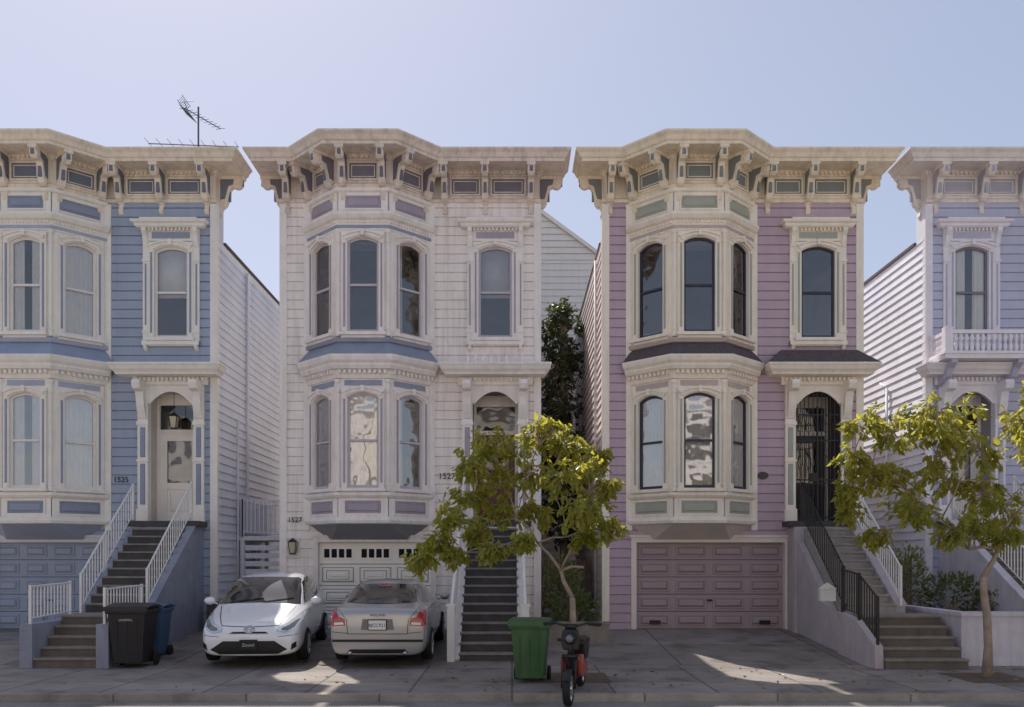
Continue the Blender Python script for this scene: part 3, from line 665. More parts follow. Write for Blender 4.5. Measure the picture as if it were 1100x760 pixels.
for z in(2.9,3.7,3.78,4.7,5.3): b.box(4.48,5.52,-.025,.005,z-.015,z+.015)
for x in(4.48,5.0,5.52): b.box(x-.02,x+.02,-.03,.01,2.82,5.5)
for i in range(5):
    x=4.6+.2*i
    pts=[(x+.06*math.cos(a*.63),-.012,5.0+.11*math.sin(a*.63)) for a in range(11)]; b.tube(pts,.007,5)
    pts=[(x+.06*math.cos(a*.63),-.012,4.2+.16*math.sin(a*.63)) for a in range(11)]; b.tube(pts,.007,5)
b.box(4.82,4.98,-.05,.0,3.74,3.94)
ob('security_gate',b.mesh('security_gate',[IRON]),H3)
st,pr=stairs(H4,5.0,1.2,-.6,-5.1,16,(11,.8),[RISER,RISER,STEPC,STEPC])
cheek(H4,pr,4.26,4.4,.15,greyst,0,14,cap=greyst); cheek(H4,pr,5.62,5.76,.15,greyst,0,14,cap=greyst)
rail_ob(st,WHT,[(5.69,-.6,3.0),(5.69,-4.2,.9)],.8,.11,.01); rail_ob(st,WHT,[(4.33,-.6,3.0),(4.33,-4.2,.9)],.8,.11,.01)
b=MB(); b.box(4.26,5.76,-.6,-.03,-.05,2.67); ob('porch_base',b.mesh('porch_base',[greyst]),H4)
# ------------------------------------------------------------------ ground
def S(o): o['kind']='structure'; return o
b=MB(); b.add([(-600,-600,-.16),(600,-600,-.16),(600,600,-.16),(-600,600,-.16)],[(0,1,2,3)]); S(ob('ground',b.mesh('ground',[mat('earth',(130,120,106),.95,.2,.5,.3)])))
b=MB(); b.add([(-80,-20.2,-.1),(80,-20.2,-.1),(80,-8.0,-.1),(-80,-8,-.1)],[(0,1,2,3)]); S(ob('street',b.mesh('street',[ASPH])))
b=MB(); b.box(-80,80,-8.15,-8,-.14,.004); b.box(-80,80,-20.35,-20.2,-.14,.004); S(ob('kerb',b.mesh('kerb',[KERB])))
b=MB(); b.add([(-80,-8,0),(80,-8,0),(80,-4.6,0),(-80,-4.6,0)],[(0,1,2,3)]); b.box(-80,80,-26,-20.35,-.14,0); S(ob('sidewalk',b.mesh('sidewalk',[CONC])))
b=MB(); b.add([(-80,-4.6,0),(80,-4.6,0),(80,0,.3),(-80,0,.3),(80,30,.3),(-80,30,.3)],[(0,1,2,3),(3,2,4,5)]); S(ob('driveway',b.mesh('driveway',[DRIVE])))
SOIL=mat('soil',(98,82,68),.95,.35,6,.8,40)
b=MB()
for x in(1.02,7.77):
    b.add([(x-.55,-6.95,.004),(x+.55,-6.95,.004),(x+.55,-5.7,.004),(x-.55,-5.7,.004)],[(0,1,2,3)])
S(ob('tree_pit_soil',b.mesh('tree_pit_soil',[SOIL])))
# ------------------------------------------------------------------ foliage
def leaves(b,pos,dirv,L,wd,mi=0):
    d=Vector(dirv).normalized(); s=d.cross(Vector((0,0,1)))
    if s.length<.05: s=Vector((1,0,0))
    s.normalize(); up=s.cross(d)
    a=R.uniform(-1.0,1.0); s2=s*math.cos(a)+up*math.sin(a); nn=d.cross(s2)
    p=Vector(pos); w=L*wd
    base=p; tip=p+d*L-nn*L*.16
    r1=p+d*L*.3+s2*w*.5+nn*w*.18; r2=p+d*L*.68+s2*w*.42+nn*w*.12
    l1=p+d*L*.3-s2*w*.5+nn*w*.18; l2=p+d*L*.68-s2*w*.42+nn*w*.12
    k=len(b.v); b.v+=[tuple(q) for q in(base,r1,r2,tip,l2,l1)]
    b.f+=[[k,k+1,k+2,k+3],[k,k+3,k+4,k+5]]; b.m+=[mi,mi]
def rv():
    while 1:
        v=Vector((R.uniform(-1,1),R.uniform(-1,1),R.uniform(-1,1)))
        if .05<v.length<1: return v
BARK=mat('bark',(156,139,124),.9,.25,8,.8,30)
def tree(name,base,trunk,forks,blobs,lm,label,ntw=26,nl=11,LL=.15,tr=.07,group=None,droop=.6,chain=True):
    E=empty(name,base,label,'tree',group=group)
    b=MB(); n=len(trunk); b.tube(trunk,[tr*(1.3 if i==0 else 1-.25*i/n) for i in range(n)],9)
    lb=MB()
    nodes=[(Vector(forks[0]),0.,tr*.75)]; root=Vector(forks[0])
    for f in forks[1:]:
        f=Vector(f)
        if chain:
            s,dd,rr=min(nodes,key=lambda q:(q[0]-f).length); L=(f-s).length; r0=rr*.9
            mid=s.lerp(f,.5)+Vector((R.uniform(-.05,.05),R.uniform(-.05,.05),.04)); b.tube([s,mid,f],[r0,r0*.88,r0*.74],8)
            nodes.append((f,dd+L*.6,r0*.74))
        else: nodes.append((f,0.,tr*.5))
    for c,r in sorted(blobs,key=lambda q:(Vector(q[0])-root).length):
        c=Vector(c)
        s,dd,rr=min(nodes,key=lambda f:(f[0]-c).length+f[1]*.3+max(0,f[0].z-c.z)*.5)
        L=(c-s).length
        mid=s.lerp(c,.5)+Vector((R.uniform(-.1,.1)*L,R.uniform(-.1,.1)*L,.1*L))
        r0=max(.01,min(.028,rr*.7))
        b.tube([s,s.lerp(mid,.5)+Vector((0,0,.02)),mid,mid.lerp(c,.6),c],[r0,r0*.92,r0*.82,r0*.74,r0*.66],6)
        if chain: nodes.append((c,dd+L,r0*.8))
        for t in range(ntw):
            v=rv(); v=v*(1.0+.4*(R.random()<.25)); e=c+Vector((v.x*r,v.y*r,v.z*r*.85)); s0=mid.lerp(c,R.uniform(.4,1))
            m=(s0+e)/2+Vector((0,0,.06))
            if t%2==0: b.tube([s0,m,e],[.009,.006,.004],4,cap=False)
            for l in range(nl):
                q=m.lerp(e,R.uniform(.2,1.2))+rv()*.08
                d=(e-s0).normalized()*.5+rv()*.8+Vector((0,0,-droop))
                leaves(lb,q,d,LL*R.uniform(.55,1.35),.44)
    ob('trunk',b.mesh('trunk',[BARK],True),E); ob('crown',lb.mesh('crown',[lm]),E)
    return E
LEAF=leafmat('street_tree_leaf',(82,94,46),(146,146,70),(220,212,84),.52)  # leaf tints brightened and yellowed for sunlit foliage, mixed with shaded-leaf green
def pxw(px,py,s,bx,dy=0): return ((px-550)/s-bx,dy,1.95+(600-py)/s)
s=65.6
bl=[]
for px,py,r in [(508,500,.27),(524,480,.28),(548,472,.32),(580,474,.32),(610,482,.3),(634,506,.28),(605,515,.3),(568,508,.33),(535,515,.3),(504,532,.25),(486,556,.23),(470,582,.22),(458,602,.17),(540,550,.28),(575,550,.25),(616,552,.25),(648,488,.22),(642,540,.23),(512,572,.23),(596,462,.22),(492,597,.17),(560,583,.15),(653,525,.19),(648,568,.18),(530,592,.16),(625,580,.15)]:
    bl.append((pxw(px,py,s,1.02,R.uniform(-.8,.8)),r*1.15))
tree('street_tree',(1.02,-6.3,0),[(0,0,0),(.03,.02,.45),(-.02,0,.9),(-.03,.03,1.3)],
     [(-.03,.03,1.3),(-.22,0,1.75),(.16,.08,1.8),(-.6,.05,2.2),(-.12,.1,2.3),(.3,.1,2.4),(-.95,.1,2.6),(-.3,-.2,2.9),(.25,-.15,3.0)],bl,LEAF,'leafy young street tree with yellow-green crown beside red scooter',group='young street trees along the kerb',droop=.9,LL=.125,ntw=21,nl=11,tr=.06)
bl=[]
for px,py,r in [(918,462,.28),(945,470,.32),(978,454,.32),(1012,448,.34),(1042,446,.34),(1072,462,.34),(1100,484,.34),(1002,488,.38),(962,510,.34),(930,512,.3),(908,496,.25),(992,538,.3),(1032,510,.38),(1062,528,.34),(1090,546,.32),(1012,570,.26),(960,552,.27),(1120,466,.32),(922,546,.24),(1042,566,.28),(1130,528,.32),(942,578,.18),(1085,438,.24),(905,530,.18),(1075,578,.22),(1000,468,.3),(1050,483,.34),(1110,513,.3)]:
    bl.append((pxw(px,py,s,7.77,R.uniform(-.8,.8)),r*1.15))
tree('street_tree',(7.77,-6.3,0),[(0,0,0),(.03,.02,.5),(.0,0,1.0),(-.04,.03,1.4),(-.06,0,1.65)],
     [(-.06,0,1.65),(.18,0,2.1),(-.28,.05,2.1),(-.7,.1,2.6),(-.15,-.15,2.6),(.45,.1,2.6),(-1.2,.1,3.0),(-.5,-.1,3.2),(.1,.1,3.2),(.8,-.1,3.0)],bl,LEAF,'leafy street tree in front of pale lavender house',group='young street trees along the kerb',droop=.85,LL=.125,ntw=21,nl=11,tr=.07)
DLEAF=leafmat('dark_evergreen',(62,74,50),(100,106,72),(110,118,60),.3)
bl=[]
for i in range(34):
    z=2.4+6.6*i/33; rr=.95-.5*max(0,(i-18)/15)
    bl.append(((R.uniform(-.55,.45)*rr,R.uniform(-.5,.5),z),rr*R.uniform(.6,.8)))
tree('evergreen_tree',(1.5,5.2,.3),[(0,0,0),(.03,0,3),(0,0,6),(0,0,8.8)],[(0,0,2.4),(0,0,4),(0,0,5.5),(0,0,7),(0,0,8.2)],bl,DLEAF,'dark evergreen tree growing in the gap between houses',ntw=22,nl=13,LL=.13,tr=.12,chain=False)
def shrub(loc,rx,ry,rz,n,lm,label,LL=.08,cat='shrub'):
    E=empty('shrub',loc,label,cat); b=MB(); lb=MB()
    for i in range(9):
        v=rv(); b.tube([(0,0,0),(v.x*rx*.4,v.y*ry*.4,rz*.6),(v.x*rx*.8,v.y*ry*.8,rz*(1.1+.4*v.z))],[.015,.01,.004],5)
    for i in range(n):
        v=rv(); v=v.normalized()*(v.length**.4); k=1+.25*math.sin(v.x*5+loc[0])*math.cos(v.y*4+v.z*5)
        leaves(lb,(v.x*rx*k,v.y*ry*k,max(.02,rz+v.z*rz*k)),v+rv()*.6+Vector((0,0,.2)),LL*R.uniform(.6,1.3),.5)
    ob('stem',b.mesh('stem',[BARK]),E); ob('foliage',lb.mesh('foliage',[lm]),E)
SH=leafmat('shrub_leaf',(68,86,50),(108,122,68),(120,140,56),.3)
GRN2=leafmat('light_shrub_leaf',(102,116,72),(146,150,94),(150,160,76),.3)
shrub((9.3,-2.0,.7),.55,.4,.45,700,SH,'leafy green shrub behind low garden wall',.1)
shrub((8.75,-1.2,.6),.35,.4,.8,700,GRN2,'tall light green shrub beside front stairs',.1)
shrub((10.3,-2.4,.78),.5,.35,.3,600,GRN2,'light green shrub behind pale retaining wall',.09)
shrub((12.4,-3.6,.8),.9,.4,.35,900,SH,'spreading dark shrub on raised planter',.09)
shrub((1.4,-1.0,.2),.5,.4,.5,800,SH,'green shrub behind low wall between houses',.09)
shrub((1.2,.2,.3),.45,.4,.8,900,GRN2,'tall shrub filling passage between houses',.1)
shrub((-6.2,.2,.3),.35,.4,.35,350,SH,'small shrub in side passage')
lb=MB()
for i in range(170):
    x=R.choice([1.0,7.8,4.5,-2])+R.gauss(0,1.6); y=R.uniform(-7.9,-4.8)
    a=R.uniform(0,6.28); leaves(lb,(x,y,.015),(math.cos(a),math.sin(a),.02),.08*R.uniform(.6,1.2),.45)
o=ob('fallen_leaves',lb.mesh('fallen_leaves',[leafmat('dry_leaf',(150,120,60),(110,84,50),(160,130,60),.1)])); o['kind']='stuff'; o['label']='dry yellow leaves scattered on the pavement'; o['category']='leaves'
# ------------------------------------------------------------------ walls/fences in gaps
BRN=mat('brown_wood',(118,98,86),.8,.25,5,.4,streak=.2)
BRK=brickmat('brown_brick',(104,84,74),(88,72,64),(100,92,84))
def thing(name,mb,mats,label,cat,loc=(0,0,0),smooth=False,rotz=0,group=None):
    o=ob(name,mb.mesh(name,mats,smooth)); o.location=loc; o.rotation_euler=(0,0,rotz); o['label']=label; o['category']=cat
    if group: o['group']=group
    return o
b=MB(); b.box(0,.2,0,2.5,-.05,.75);b.box(-.02,.22,-.02,2.52,.75,.8); b.box(-1.0,0,2.2,2.4,-.05,.95); thing('brick_wall',b,[BRK],'dark brown brick garden wall beside white car','wall',(-6.0,-2.6,0))
b=MB(); b.box(0,1.3,0,.2,-.05,.55);b.box(-.02,1.32,-.02,.22,.55,.6); thing('low_wall',b,[STEPC],'low weathered wall in narrow yard between houses','wall',(.76,-2.0,0))
b=MB()
railing(b,[(0,0,2.2),(0,2.2,2.2),(1.2,2.2,2.2)],.9,.12,.012,0,.03); railing(b,[(0.02,-.0,2.2),(1.25,-.0,2.2)],.9,.1,.012,0,.03); b.box(-.1,1.3,0,2.4,2.1,2.2,0); b.box(-.05,.05,0,.1,0,2.1); b.box(1.15,1.25,0,.1,0,2.1); b.box(-.05,.05,2.2,2.3,0,2.1); b.box(1.15,1.25,2.2,2.3,0,2.1)
for i in range(9): b.box(.06,1.14,.02,.06,.25+.2*i,.38+.2*i,0)
thing('raised_landing',b,[P1['side']],'raised wooden landing with rails in side passage','landing',(-6.75,1.5,.3))
b=MB(); b.box(0,.28,0,4.3,-.05,.9); b.box(.28,2.9,0,.28,-.05,.9); b.box(-.03,2.93,-.04,.31,.9,.97); b.box(-.03,.31,.31,4.3,.9,.97); b.box(.28,2.9,.28,4.3,-.05,.8,1)
thing('retaining_wall',b,[greyst,SOIL],'pale lavender stucco retaining wall beside concrete steps','wall',(8.15,-4.7,0)).scale=(.66,1,1)
b=MB(); b.box(0,.28,0,3.6,-.05,.85); b.box(0,6,-.0,.28,-.05,.85); b.box(-.03,6.03,-.04,.32,.85,.92); b.box(.28,6,.28,3.3,-.05,.78,1)
thing('retaining_wall',b,[greyst,SOIL],'pale stucco planter wall in front of lavender house','wall',(11.5,-4.4,0))
for loc,lb_ in(((8.22,.6,.3),'dark wooden fence across side passage'),((.67,2.2,.3),'brown wooden fence closing passage behind shrubs')):
    b=MB()
    for i in range(10): b.box(.14*i,.14*i+.12,-.02,.03,0,1.6+.03*(i%2))
    b.box(0,1.4,.03,.07,.2,.3); b.box(0,1.4,.03,.07,1.2,1.3)
    thing('wooden_fence',b,[BRN],lb_,'fence',loc)
# ------------------------------------------------------------------ rear house
b=MB(); RW=mat('rear_white_siding',(250,243,232),.6,.05,1,.1,streak=.1)  # siding colour lightened because this wall renders in shade
siding(b,0,7,0,12.0,[],0,'lap',.22)
b.add([(0,-.0,12.0),(7,-.0,12.0),(3.5,-.0,14.55)],[(0,1,2)],0)
z=12.0
while z<14.4:
    f=(z-12.0)/2.55; f2=min(1,(z+.2-12)/2.55); b.add([(3.5*f,-.045,z),(7-3.5*f,-.045,z),(7-3.5*f2,-.015,z+.2),(3.5*f2,-.015,z+.2)],[(0,1,2,3)],0); z+=.22
b.box(0,.02,0,8,0,12,0); b.box(6.98,7,0,8,0,12,0)
E=empty('rear_house',(-3.75,9.6,.1),'white clapboard house with gable behind the row','house'); ob('wall',b.mesh('wall',[RW]),E)
b=MB(); b.add([(-.2,-.12,11.9),(3.5,-.12,14.62),(3.5,8,14.62),(-.2,8,11.9)],[(0,1,2,3)]); b.add([(7.2,-.12,11.9),(3.5,-.12,14.62),(3.5,8,14.62),(7.2,8,11.9)],[(0,1,2,3)])
b.add([(3.5,-.12,14.62),(7.2,-.12,11.9),(7.2,-.12,11.75),(3.5,-.12,14.47)],[(0,1,2,3)],1); b.add([(3.5,-.12,14.62),(-.2,-.12,11.9),(-.2,-.12,11.75),(3.5,-.12,14.47)],[(0,1,2,3)],1)
ob('roof',b.mesh('roof',[SHING,RW]),E)
# ------------------------------------------------------------------ houses opposite (seen as reflections in the panes)
wm=MB(); wm.add([(0,.06,0),(1.1,.06,0),(1.1,.06,1.8),(0,.06,1.8)],[(0,1,2,3)],0)
for s_ in((0,.08,0,1.8),(1.02,1.1,0,1.8),(.08,1.02,0,.08),(.08,1.02,1.72,1.8),(.08,1.02,.87,.93)): wm.box(s_[0],s_[1],-.05,.05,s_[2],s_[3],1)
wme=wm.mesh('window',[DARK,white2])
def opp(x,m,label,h):
    E=empty('opposite_house',(x,-27,0),label,'house',rotz=math.pi,group='plain houses across the street')
    b=MB(); ops=[]
    for z in(1.0,4.2,7.2):
        for u in(.9,3.0,5.1): ops.append((u,u+1.1,z,z+1.8))
    siding(b,0,7.4,0,h,ops,0,'lap',.5); b.box(0,7.4,.3,8,0,h-.3,0); b.box(-.1,7.5,-.35,.3,h,h+.4,1)
    ob('wall',b.mesh('wall',[m,white2]),E)
    for o in ops: ob('window',wme,E,T(o[0],0,o[2]))
oc=[(246,238,224),(244,236,228),(248,240,222),(242,233,222),(246,240,234),(246,232,210)]  # paints whitened so these sunlit fronts throw more light across the street
for i in range(7): opp(-15+7.6*i,mat('opposite_paint_%s'%'abcdefg'[i],oc[i%6],.7,.05),'plain light painted house across the street',9.2+(i%3)*.5)
# ------------------------------------------------------------------ antenna
b=MB(); AL=mat('antenna_aluminium',(90,92,98),.4,.1,metal=.6)
b.tube([(0,0,0),(0,0,3.85)],.022,6)
zb=2.88
b.tube([(-1.25,0,zb+.05),(1.0,0,zb-.03)],.014,5)
for i in range(9):
    x=-1.2+.27*i; L=.75-.05*i; b.tube([(x,-L*.5,zb+.02),(x,L*.5,zb+.02)],.007,4)
u0=Vector((-.35,0,3.82)); u1=Vector((.55,0,3.3)); b.tube([u0,u1],.012,5)
for i in range(10):
    c=u0.lerp(u1,i/9); b.tube([c+Vector((-.06,-.16,-.09)),c+Vector((.06,.16,.09))],.006,4)
for k in range(7):
    o=-.24+.08*k
    b.tube([(-.42,o,3.87),(-.3,o,4.0),],.006,4); b.tube([(-.4,o,3.8),(-.12,o,3.56)],.006,4)
b.tube([(-.42,-.3,3.87),(-.42,.3,3.87)],.007,4);b.tube([(-.3,-.3,4.0),(-.3,.3,4.0)],.007,4);b.tube([(-.5,0,3.95),(-.1,0,4.0)],.008,4);b.tube([(-.36,0,4.0),(-.2,0,3.6)],.008,4)
thing('rooftop_antenna',b,[AL],'grey metal television antenna on blue house roof','antenna',(-7.85,1.5,9.4))
# ------------------------------------------------------------------ bins
def bin_(loc,m,label,rot=0,s=1,txt=None,tc=None):
    E=empty('wheeled_bin',loc,label,'bin',rotz=rot,group='wheeled rubbish bins')
    b=MB(); b.tbox(0,0,.08,.93,.46,.5,.6,.66,0); b.tbox(0,0,.9,.97,.66,.72,.67,.73,0)
    for x in(-.16,0,.16): b.tbox(x,-.235,.15,.8,.03,.05,.035,.05,0,-.07)
    b.box(-.2,.2,.26,.36,.05,.2,0)
    body=ob('body',b.mesh('body',[m]),E,Matrix.Scale(s,4))
    bv=body.modifiers.new('bevel','BEVEL'); bv.width=.012; bv.segments=2
    b=MB(); 
    vs=[];n=8
    for j in range(n+1):
        t=j/n; y=-.4+.78*t; z=.98+.09*math.sin(math.pi*(.15+.7*t))
        vs+=[(-.35,y,z-.03),(-.3,y,z),(.3,y,z),(.35,y,z-.03)]
    fs=[]
    for j in range(n):
        for k in range(3): a=j*4+k; fs.append((a,a+1,a+5,a+4))
    b.add(vs,fs); b.box(-.35,.35,-.41,-.38,.95,1.02)
    b.tube([(-.28,.36,.98),(-.28,.44,.98),(.28,.44,.98),(.28,.36,.98)],.018,6)
    lid=ob('lid',b.mesh('lid',[m]),E,Matrix.Scale(s,4)); so=lid.modifiers.new('th','SOLIDIFY'); so.thickness=.02
    b=MB(); b.lathex([(-.03,0),(-.03,.1),(-.02,.12),(.02,.12),(.03,.1),(.03,0)],18); wm=b.mesh('wheel',[RUBBER],True)
    for x in(-.28,.28): ob('wheel',wm,E,Matrix.Scale(s,4)@T(x,.27,.12))
    if txt: text('lettering',txt,.055,T(0,-.352*s,.8*s),tc,E)
WT=mat('white_letter',(200,200,200),.6,0,bump=0)
bin_((-6.8,-4.85,0),mat('black_bin_plastic',(34,32,35),.45,.1),'black wheeled bin beside blue stucco stairs',.05,1.08,'LANDFILL',WT)
bin_((-6.95,-3.7,.03),mat('blue_bin_plastic',(66,94,122),.5,.1),'blue wheeled recycling bin behind black bin',.05,1.0)
bin_((.3,-6.75,0),mat('green_bin_plastic',(54,94,52),.5,.2,streak=.2),'green wheeled compost bin near red scooter',-.12,.95)
# ------------------------------------------------------------------ cars
def loft_body(stations,mats,arches,wr,L):
    verts=[];faces=[];rings=[]
    for (y,zb,zl,zt,w,wg,wt) in stations:
        half=[(0,zb),(w*.78,zb),(w*.955,zb+.07),(w,zb+(zl-zb)*.45),(w*.985,zl-.06),(w*.95,zl),(wg,zl+(zt-zl)*.12+.01),(wt+(wg-wt)*.42,zl+(zt-zl)*.62),(wt,zt-(zt-zl)*.13-.005),(wt*.6,zt-.008),(0,zt)]
        ring=[(x,y,z) for x,z in half]+[(-x,y,z) for x,z in reversed(half[1:-1])]
        rings.append(len(verts)); verts+=ring
    n=len(half)*2-2
    for a,c in zip(rings[:-1],rings[1:]):
        for k in range(n): faces.append((a+k,a+(k+1)%n,c+(k+1)%n,c+k))
    faces.append(tuple(range(rings[0]+n-1,rings[0]-1,-1))); faces.append(tuple(range(rings[-1],rings[-1]+n)))
    me=bpy.data.meshes.new('tmp'); me.from_pydata([(x,y-L/2,z) for x,y,z in verts],[],faces)
    for m in mats: me.materials.append(m)
    o=bpy.data.objects.new('tmp',me); COL.objects.link(o)
    ss=o.modifiers.new('s','SUBSURF'); ss.levels=3; ss.render_levels=3
    cb=MB()
    for y in arches:
        for sg in(-1,1):
            x0,x1=sorted((sg*.58,sg*1.2)); cb.lathex([(x0,0),(x0,wr),(x1,wr),(x1,0)],40,0,(0,y-L/2,wr-.06))
    co=ob('cut',cb.mesh('cut',[mats[1]]))
    bpy.context.view_layer.update(); dg=bpy.context.evaluated_depsgraph_get()
    smooth=bpy.data.meshes.new_from_object(o.evaluated_get(dg))
    bvh=BVHTree.FromPolygons([v.co.copy() for v in smooth.vertices],[tuple(p.vertices) for p in smooth.polygons])
    bo=o.modifiers.new('b','BOOLEAN'); bo.operation='DIFFERENCE'; bo.object=co; bo.solver='EXACT'
    bpy.context.view_layer.update(); dg=bpy.context.evaluated_depsgraph_get()
    fin=bpy.data.meshes.new_from_object(o.evaluated_get(dg))
    bpy.data.objects.remove(o); bpy.data.objects.remove(co)
    fin.materials.clear()
    for m in mats: fin.materials.append(m)
    for p in fin.polygons:
        p.use_smooth=True; p.material_index=0
        c=p.center
        for y in arches:
            d=math.hypot(c.y-(y-L/2),c.z-(wr-.06))
            if d<wr+.004 and (abs(p.normal.x)<.3 or abs(c.x)<.6): p.material_index=1; p.use_smooth=False
    return fin,bvh
def decal(bvh,polys,axis,off=.006,step=.05):
    bm=bmesh.new()
    for poly in polys:
        vs=[bm.verts.new((p[0],p[1],0)) for p in poly]; bm.faces.new(vs)
    xs=[v.co.x for v in bm.verts]; ys=[v.co.y for v in bm.verts]
    for k,(a,c) in enumerate(((min(xs),max(xs)),(min(ys),max(ys)))):
        t=a+step
        while t<c:
            co=(t,0,0) if k==0 else (0,t,0); no=(1,0,0) if k==0 else (0,1,0)
            bmesh.ops.bisect_plane(bm,geom=bm.verts[:]+bm.edges[:]+bm.faces[:],plane_co=co,plane_no=no); t+=step
    dr={'F':(0,1,0),'B':(0,-1,0),'R':(-1,0,0),'L':(1,0,0),'T':(0,0,-1)}[axis]; d=Vector(dr)
    bad=[]
    for v in bm.verts:
        a,c=v.co.x,v.co.y
        o={'F':(a,-6,c),'B':(a,6,c),'R':(3,a,c),'L':(-3,a,c),'T':(a,c,4)}[axis]
        hit,nn,_,_=bvh.ray_cast(Vector(o),d)
        if hit is None: bad.append(v); continue
        if nn.dot(d)>0: nn=-nn
        v.co=hit+nn*off
    if bad: bmesh.ops.delete(bm,geom=bad,context='VERTS')
    me=bpy.data.meshes.new('decal'); bm.to_mesh(me); bm.free()
    for p in me.polygons: p.use_smooth=True
    return me
def strip(p,q,w):
    p=Vector(p);q=Vector(q); n=(q-p).normalized(); n=Vector((-n.y,n.x))*w/2
    return [tuple(p-n),tuple(q-n),tuple(q+n),tuple(p+n)]
def mir(poly): return [(-x,z) for x,z in reversed(poly)]
CARGL=mat('car_glass',(24,27,29),.04,.05,bump=0,coat=1)
CHROME=mat('chrome',(200,200,202),.15,.02,bump=0,metal=1)
BLKP=mat('black_car_plastic',(24,24,25),.5,.05,bump=0)
HEAD=mat('headlight_lens',(200,206,212),.08,.3,30,bump=0,coat=1,metal=.2)
LAMPIN=mat('lamp_dark_inner',(90,95,102),.1,.3,30,bump=0,coat=1)
RED=mat('tail_lens_red',(166,22,22),.15,.2,30,bump=0,coat=1)
ALLOY=mat('alloy_rim',(175,176,180),.3,.05,bump=0,metal=.8)
PLW=mat('plate_white',(232,232,226),.5,.02,bump=0)
PLB=mat('plate_blue',(30,40,110),.5,.02,bump=0)
def wheels(E,pos,r,w,nsp=5):
    b=MB(); b.lathex([(-w/2,r*.66),(-w/2,r*.9),(-w/2+.02,r*.98),(0,r),(w/2-.02,r*.98),(w/2,r*.9),(w/2,r*.66)],36); ty=b.mesh('wheel',[RUBBER],True)
    b=MB(); b.lathex([(w/2-.08,0),(w/2-.08,r*.66),(w/2,r*.67),(w/2+.004,r*.63),(w/2-.02,r*.6),(w/2-.07,r*.58)],32,0)
    b.lathex([(w/2-.02,0),(w/2-.015,.05),(w/2-.05,.06)],14,0)
    for i in range(nsp*2):
        a=math.pi*i/nsp+(.12 if i%2 else -.12)
        y,z=math.cos(a),math.sin(a); b.tube([(w/2-.025,y*.03,z*.03),(w/2-.01,y*r*.62,z*r*.62)],[.026,.018],5)
    b.lathex([(w/2-.079,0),(w/2-.079,r*.58)],28,1)
    rm=b.mesh('rim',[ALLOY,DARK],False)
    for (x,y) in pos:
        M=T(x,y,r)
        if x<0: M=M@Matrix.Rotation(math.pi,4,'Z')
        o=ob('wheel',ty,E,M); ob('rim',rm,o)
def setm(me,*ms):
    me.materials.clear()
    for m in ms: me.materials.append(m)
    return me
def plate(E,txt,M,bg,fg,frame=BLKP):
    b=MB(); b.box(-.155,.155,-.012,0,-.08,.08,0); b.box(-.17,.17,-.006,.03,-.095,.095,1)
    o=ob('number_plate',b.mesh('number_plate',[bg,frame]),E,M); text('lettering',txt,.085,T(0,-.014,-.008),fg,o,.002)
